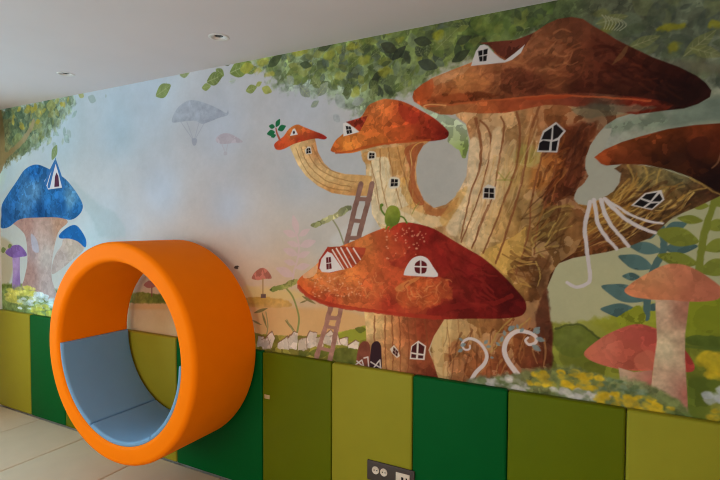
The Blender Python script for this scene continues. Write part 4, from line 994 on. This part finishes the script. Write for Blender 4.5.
# ------------------------------------------------------------------ recessed downlights
for i, (lx, ly) in enumerate(LIGHTS):
    t = empty('downlight', (lx, ly, CEIL))
    tag(t, ('small round recessed ceiling downlight, the right one of the two, nearer the top middle',
            'small round recessed ceiling downlight, the left one, closest to the leafy corner of the mural')[i],
        'downlight', 'recessed ceiling downlights')
    prof = [(0.040, 0.001), (0.056, 0.0), (0.058, -0.001), (0.056, -0.0022), (0.044, -0.003), (0.040, -0.002)]
    from_bm('rim', lathe_bm(prof, 48, axis='Z'), M_WHITE, t)
    prof = [(0.0395, -0.0015), (0.036, 0.001), (0.0235, 0.006), (0.0235, 0.008), (0.0385, 0.004), (0.0395, 0.001)]
    from_bm('reflector', lathe_bm(prof, 48, axis='Z'), M_WHITE, t)
    prof = [(0.0005, 0.0065), (0.023, 0.0068), (0.023, 0.045), (0.0005, 0.045)]
    from_bm('lamp', lathe_bm(prof, 32, axis='Z'), M_DARK, t)

# ------------------------------------------------------------------ floor mats (long cream pads lying side by side)
SEAMS = [LEFT, -4.47, -3.765, -3.06, -2.355, -1.65, -0.945, -0.24, 0.465, 1.17, RIGHT]
MATL = ['cream padded floor mat in the far left corner, in front of the lime wall pad',
        'cream padded floor mat at the foot of the emerald wall pad left of the ring',
        'cream padded floor mat running under the left half of the orange ring',
        'cream padded floor mat in the shadow below the right half of the orange ring']
for i in range(len(SEAMS) - 1):
    a, b = SEAMS[i], SEAMS[i + 1]
    o = from_bm('floor_mat', box_bm(-(b - a) / 2 + .001, (b - a) / 2 - .001, -3.9, 0.0, -0.06, 0.0, .014, 4), M_MAT, loc=((a + b) / 2, -0.051, 0))
    tag(o, MATL[i] if i < 4 else 'cream padded floor mat past the bottom edge of the photo, right of the ring', 'floor mat', 'cream padded floor mats')

# ------------------------------------------------------------------ padded wall panels
PX = [LEFT + 0.004, -4.63, -4.115, -3.40, -2.787, -2.007, -1.49, -0.977, -0.475, 0.039, 0.55, 1.06, 1.57, RIGHT - .004]
PM = [M_LIME, M_EMERALD, M_GRASS, M_LIME, M_EMERALD, M_GRASS, M_LIME, M_EMERALD, M_GRASS, M_LIME, M_EMERALD, M_GRASS, M_LIME]
PL = ['lime green padded wall panel in the far left corner, below the blue mushroom',
      'emerald green padded wall panel left of the orange ring, next to the left corner panel',
      'grass green padded wall panel mostly hidden behind the left edge of the orange ring',
      'lime green padded wall panel seen through the hole of the orange ring',
      'wide emerald green padded wall panel in the shadow behind and right of the orange ring',
      'grass green padded wall panel with a small beige sticker, right of the orange ring',
      'lime green padded wall panel with the brown socket plate',
      'emerald green padded wall panel right of the socket plate',
      'grass green padded wall panel below the yellow and white flowers, second from the right edge',
      'lime green padded wall panel at the right edge, below the pink mushroom',
      'emerald green padded wall panel just past the right edge of the photo',
      'grass green padded wall panel past the right edge of the photo',
      'lime green padded wall panel in the right corner, past the edge of the photo']
for i in range(13):
    a, b = PX[i], PX[i + 1]
    w = b - a - 0.003
    bm = box_bm(-w / 2, w / 2, PANEL_FRONT, -0.0015, 0.002, PANEL_TOP, .013, 4)
    o = from_bm('wall_pad', bm, PM[i], loc=((a + b) / 2, 0, 0))
    tag(o, PL[i], 'wall pad', 'padded wall panels')

# ------------------------------------------------------------------ orange ring seat
RC = Vector((-2.726, 0, 0.923)); R_OUT, R_TH = 0.687, 0.123
RY0, RY1 = -0.580, -0.052
ring = empty('ring_seat', RC)
tag(ring, 'big orange padded ring seat fixed to the wall, its inside lined with blue pads', 'ring seat')
body = from_bm('padded_ring', lathe_bm(rounded_rect(R_OUT - R_TH, R_OUT, RY0, RY1, 0.032, 7), 160), M_ORANGE, ring)
body['label'] = 'thick orange vinyl ring'
PAD = 0.022
for (a0, a1, nm, lb) in ((180, 242.5, 'seat_pad', 'blue pad on the left side of the ring'),
                         (243, 303, 'seat_pad', 'blue pad at the bottom of the ring'),
                         (303.5, 360, 'seat_pad', 'blue pad on the right side of the ring')):
    ri = R_OUT - R_TH
    prof = rounded_rect(ri - PAD, ri + 0.012, RY0 + .012, RY1 - .012, 0.016, 5)
    # pull the arc ends in a little so that each pad has a soft rolled end
    n = 44
    bm = bmesh.new()
    rings = []
    m = len(prof)
    ang = [a0 + .05 + (a1 - a0 - .1) * (k / n) for k in range(n + 1)]
    soft = 1.1
    seq = [(ang[0], .010), (ang[0] + .25, .005), (ang[0] + .7, .0015)] + [(a, 0) for a in ang[1:-1]] + [(ang[-1] - .7, .0015), (ang[-1] - .25, .005), (ang[-1], .010)]
    for (a, d) in seq:
        t = math.radians(a)
        row = []
        for (r, s) in prof:
            rr = r + (d if r < ri - PAD * .3 else 0)
            row.append(bm.verts.new((rr * math.cos(t), s, rr * math.sin(t))))
        rings.append(row)
    for A, B in zip(rings[:-1], rings[1:]):
        for j in range(m):
            k = (j + 1) % m
            bm.faces.new((A[j], A[k], B[k], B[j]))
    bm.faces.new(rings[0]); bm.faces.new(list(reversed(rings[-1])))
    o = from_bm(nm, bm, M_BLUE, ring)
    o['label'] = lb

# ------------------------------------------------------------------ socket plate and sticker
s = empty('socket_plate', (-1.100, PANEL_FRONT, 0.333))
tag(s, 'dark brown socket strip low on a lime wall pad, with two round sockets', 'socket')
from_bm('back_plate', box_bm(-.143, .143, -.012, -.0005, -.056, .056, .004, 3), M_PLATE, s)
for dx in (-.089, -.038):
    d = from_bm('socket', lathe_bm([(0.0005, -.0135), (.015, -.0135), (.0185, -.0165), (.0212, -.0165), (.022, -.0125), (.022, -.0115), (0.0005, -.0115)], 40, closed=False), M_IVORY, s, (dx, 0, 0.008))
    d['label'] = 'round ivory socket'
    for hx in (-.0085, .0085):
        h = from_bm('pin_hole', lathe_bm([(0.0003, -.0142), (.0035, -.0142), (.0035, -.0136), (.0003, -.0136)], 16), M_HOLE, d, (hx, 0, 0))
mod = from_bm('data_module', box_bm(-.041, .041, -.0155, -.012, -.024, .024, .0015, 2), M_IVORY, s, (.076, 0, .006))
mod['label'] = 'white rectangular module with two dark ports'
for hx, hw in ((-.001, .0065), (.023, .0045)):
    from_bm('port', box_bm(-hw, hw, -.0165, -.0152, -.0075, .0075, .0006, 1), M_HOLE, mod, (hx, 0, -.004))

st = from_bm('sticker', box_bm(-.021, .021, -.0012, -.0002, -.013, .013, .0004, 1), M_STICK, loc=(-1.966, PANEL_FRONT, 0.622))
tag(st, 'tiny beige sticker on the grass green wall pad right of the ring', 'sticker')

# ------------------------------------------------------------------ the mural
build_mural()

# ------------------------------------------------------------------ daylight
w = bpy.data.worlds.new('World'); SC.world = w
w.use_nodes = True
nt = w.node_tree
bg = nt.nodes['Background']
bg.inputs['Strength'].default_value = SKY
tc = nt.nodes.new('ShaderNodeTexCoord')
sep = nt.nodes.new('ShaderNodeSeparateXYZ')
mp = nt.nodes.new('ShaderNodeMapRange')
mp.inputs['From Min'].default_value = -0.8
mp.inputs['From Max'].default_value = 0.0
mix = nt.nodes.new('ShaderNodeMix')
mix.data_type = 'RGBA'
mix.inputs['A'].default_value = SKY_COOL
mix.inputs['B'].default_value = SKY_WARM
nt.links.new(tc.outputs['Generated'], sep.inputs['Vector'])
nt.links.new(sep.outputs['X'], mp.inputs['Value'])
nt.links.new(mp.outputs['Result'], mix.inputs['Factor'])
nt.links.new(mix.outputs['Result'], bg.inputs['Color'])


def portal(sx, sy, mat):
    L = bpy.data.lights.new('window_portal', 'AREA')
    L.shape = 'RECTANGLE'
    L.size, L.size_y = sx, sy
    L.cycles.is_portal = True
    lo = bpy.data.objects.new('window_portal', L); COL.objects.link(lo)
    lo.matrix_world = mat


portal(WY1 - WY0, WZ1 - WZ0, Matrix.Translation((LEFT - .06, (WY0 + WY1) / 2, (WZ0 + WZ1) / 2)) @ Matrix(((0, 0, -1, 0), (1, 0, 0, 0), (0, 1, 0, 0), (0, 0, 0, 1))))
portal(VY1 - VY0, WZ1 - WZ0, Matrix.Translation((RIGHT + .06, (VY0 + VY1) / 2, (WZ0 + WZ1) / 2)) @ Matrix(((0, 0, 1, 0), (-1, 0, 0, 0), (0, -1, 0, 0), (0, 0, 0, 1))))  # portal of the added right window
portal(WX1 - WX0, WZ1 - WZ0, Matrix.Translation(((WX0 + WX1) / 2, NEAR - .06, (WZ0 + WZ1) / 2)) @ Matrix(((-1, 0, 0, 0), (0, 0, -1, 0), (0, 1, 0, 0), (0, 0, 0, 1))))  # portal of the added window behind the camera

# ------------------------------------------------------------------ camera
cam = bpy.data.cameras.new('camera')
cam.sensor_width = 36.0
cam.lens = CAM_F / 720.0 * 36.0
cam.clip_start = 0.02
co = bpy.data.objects.new('camera', cam); COL.objects.link(co)
r, u, f = camera_axes()
m = Matrix.Identity(4)
for k in range(3):
    m[k][0], m[k][1], m[k][2], m[k][3] = r[k], u[k], -f[k], CAM[k]
co.matrix_world = m
SC.camera = co
SC.view_settings.view_transform = 'Standard'
SC.view_settings.look = 'None'
SC.view_settings.gamma = 1.0
SC.view_settings.use_curve_mapping = False
SC.view_settings.exposure = EXPO
SC.cycles.max_bounces = 10
SC.cycles.diffuse_bounces = 6
SC.cycles.use_denoising = True
SC.cycles.filter_width = 1.0
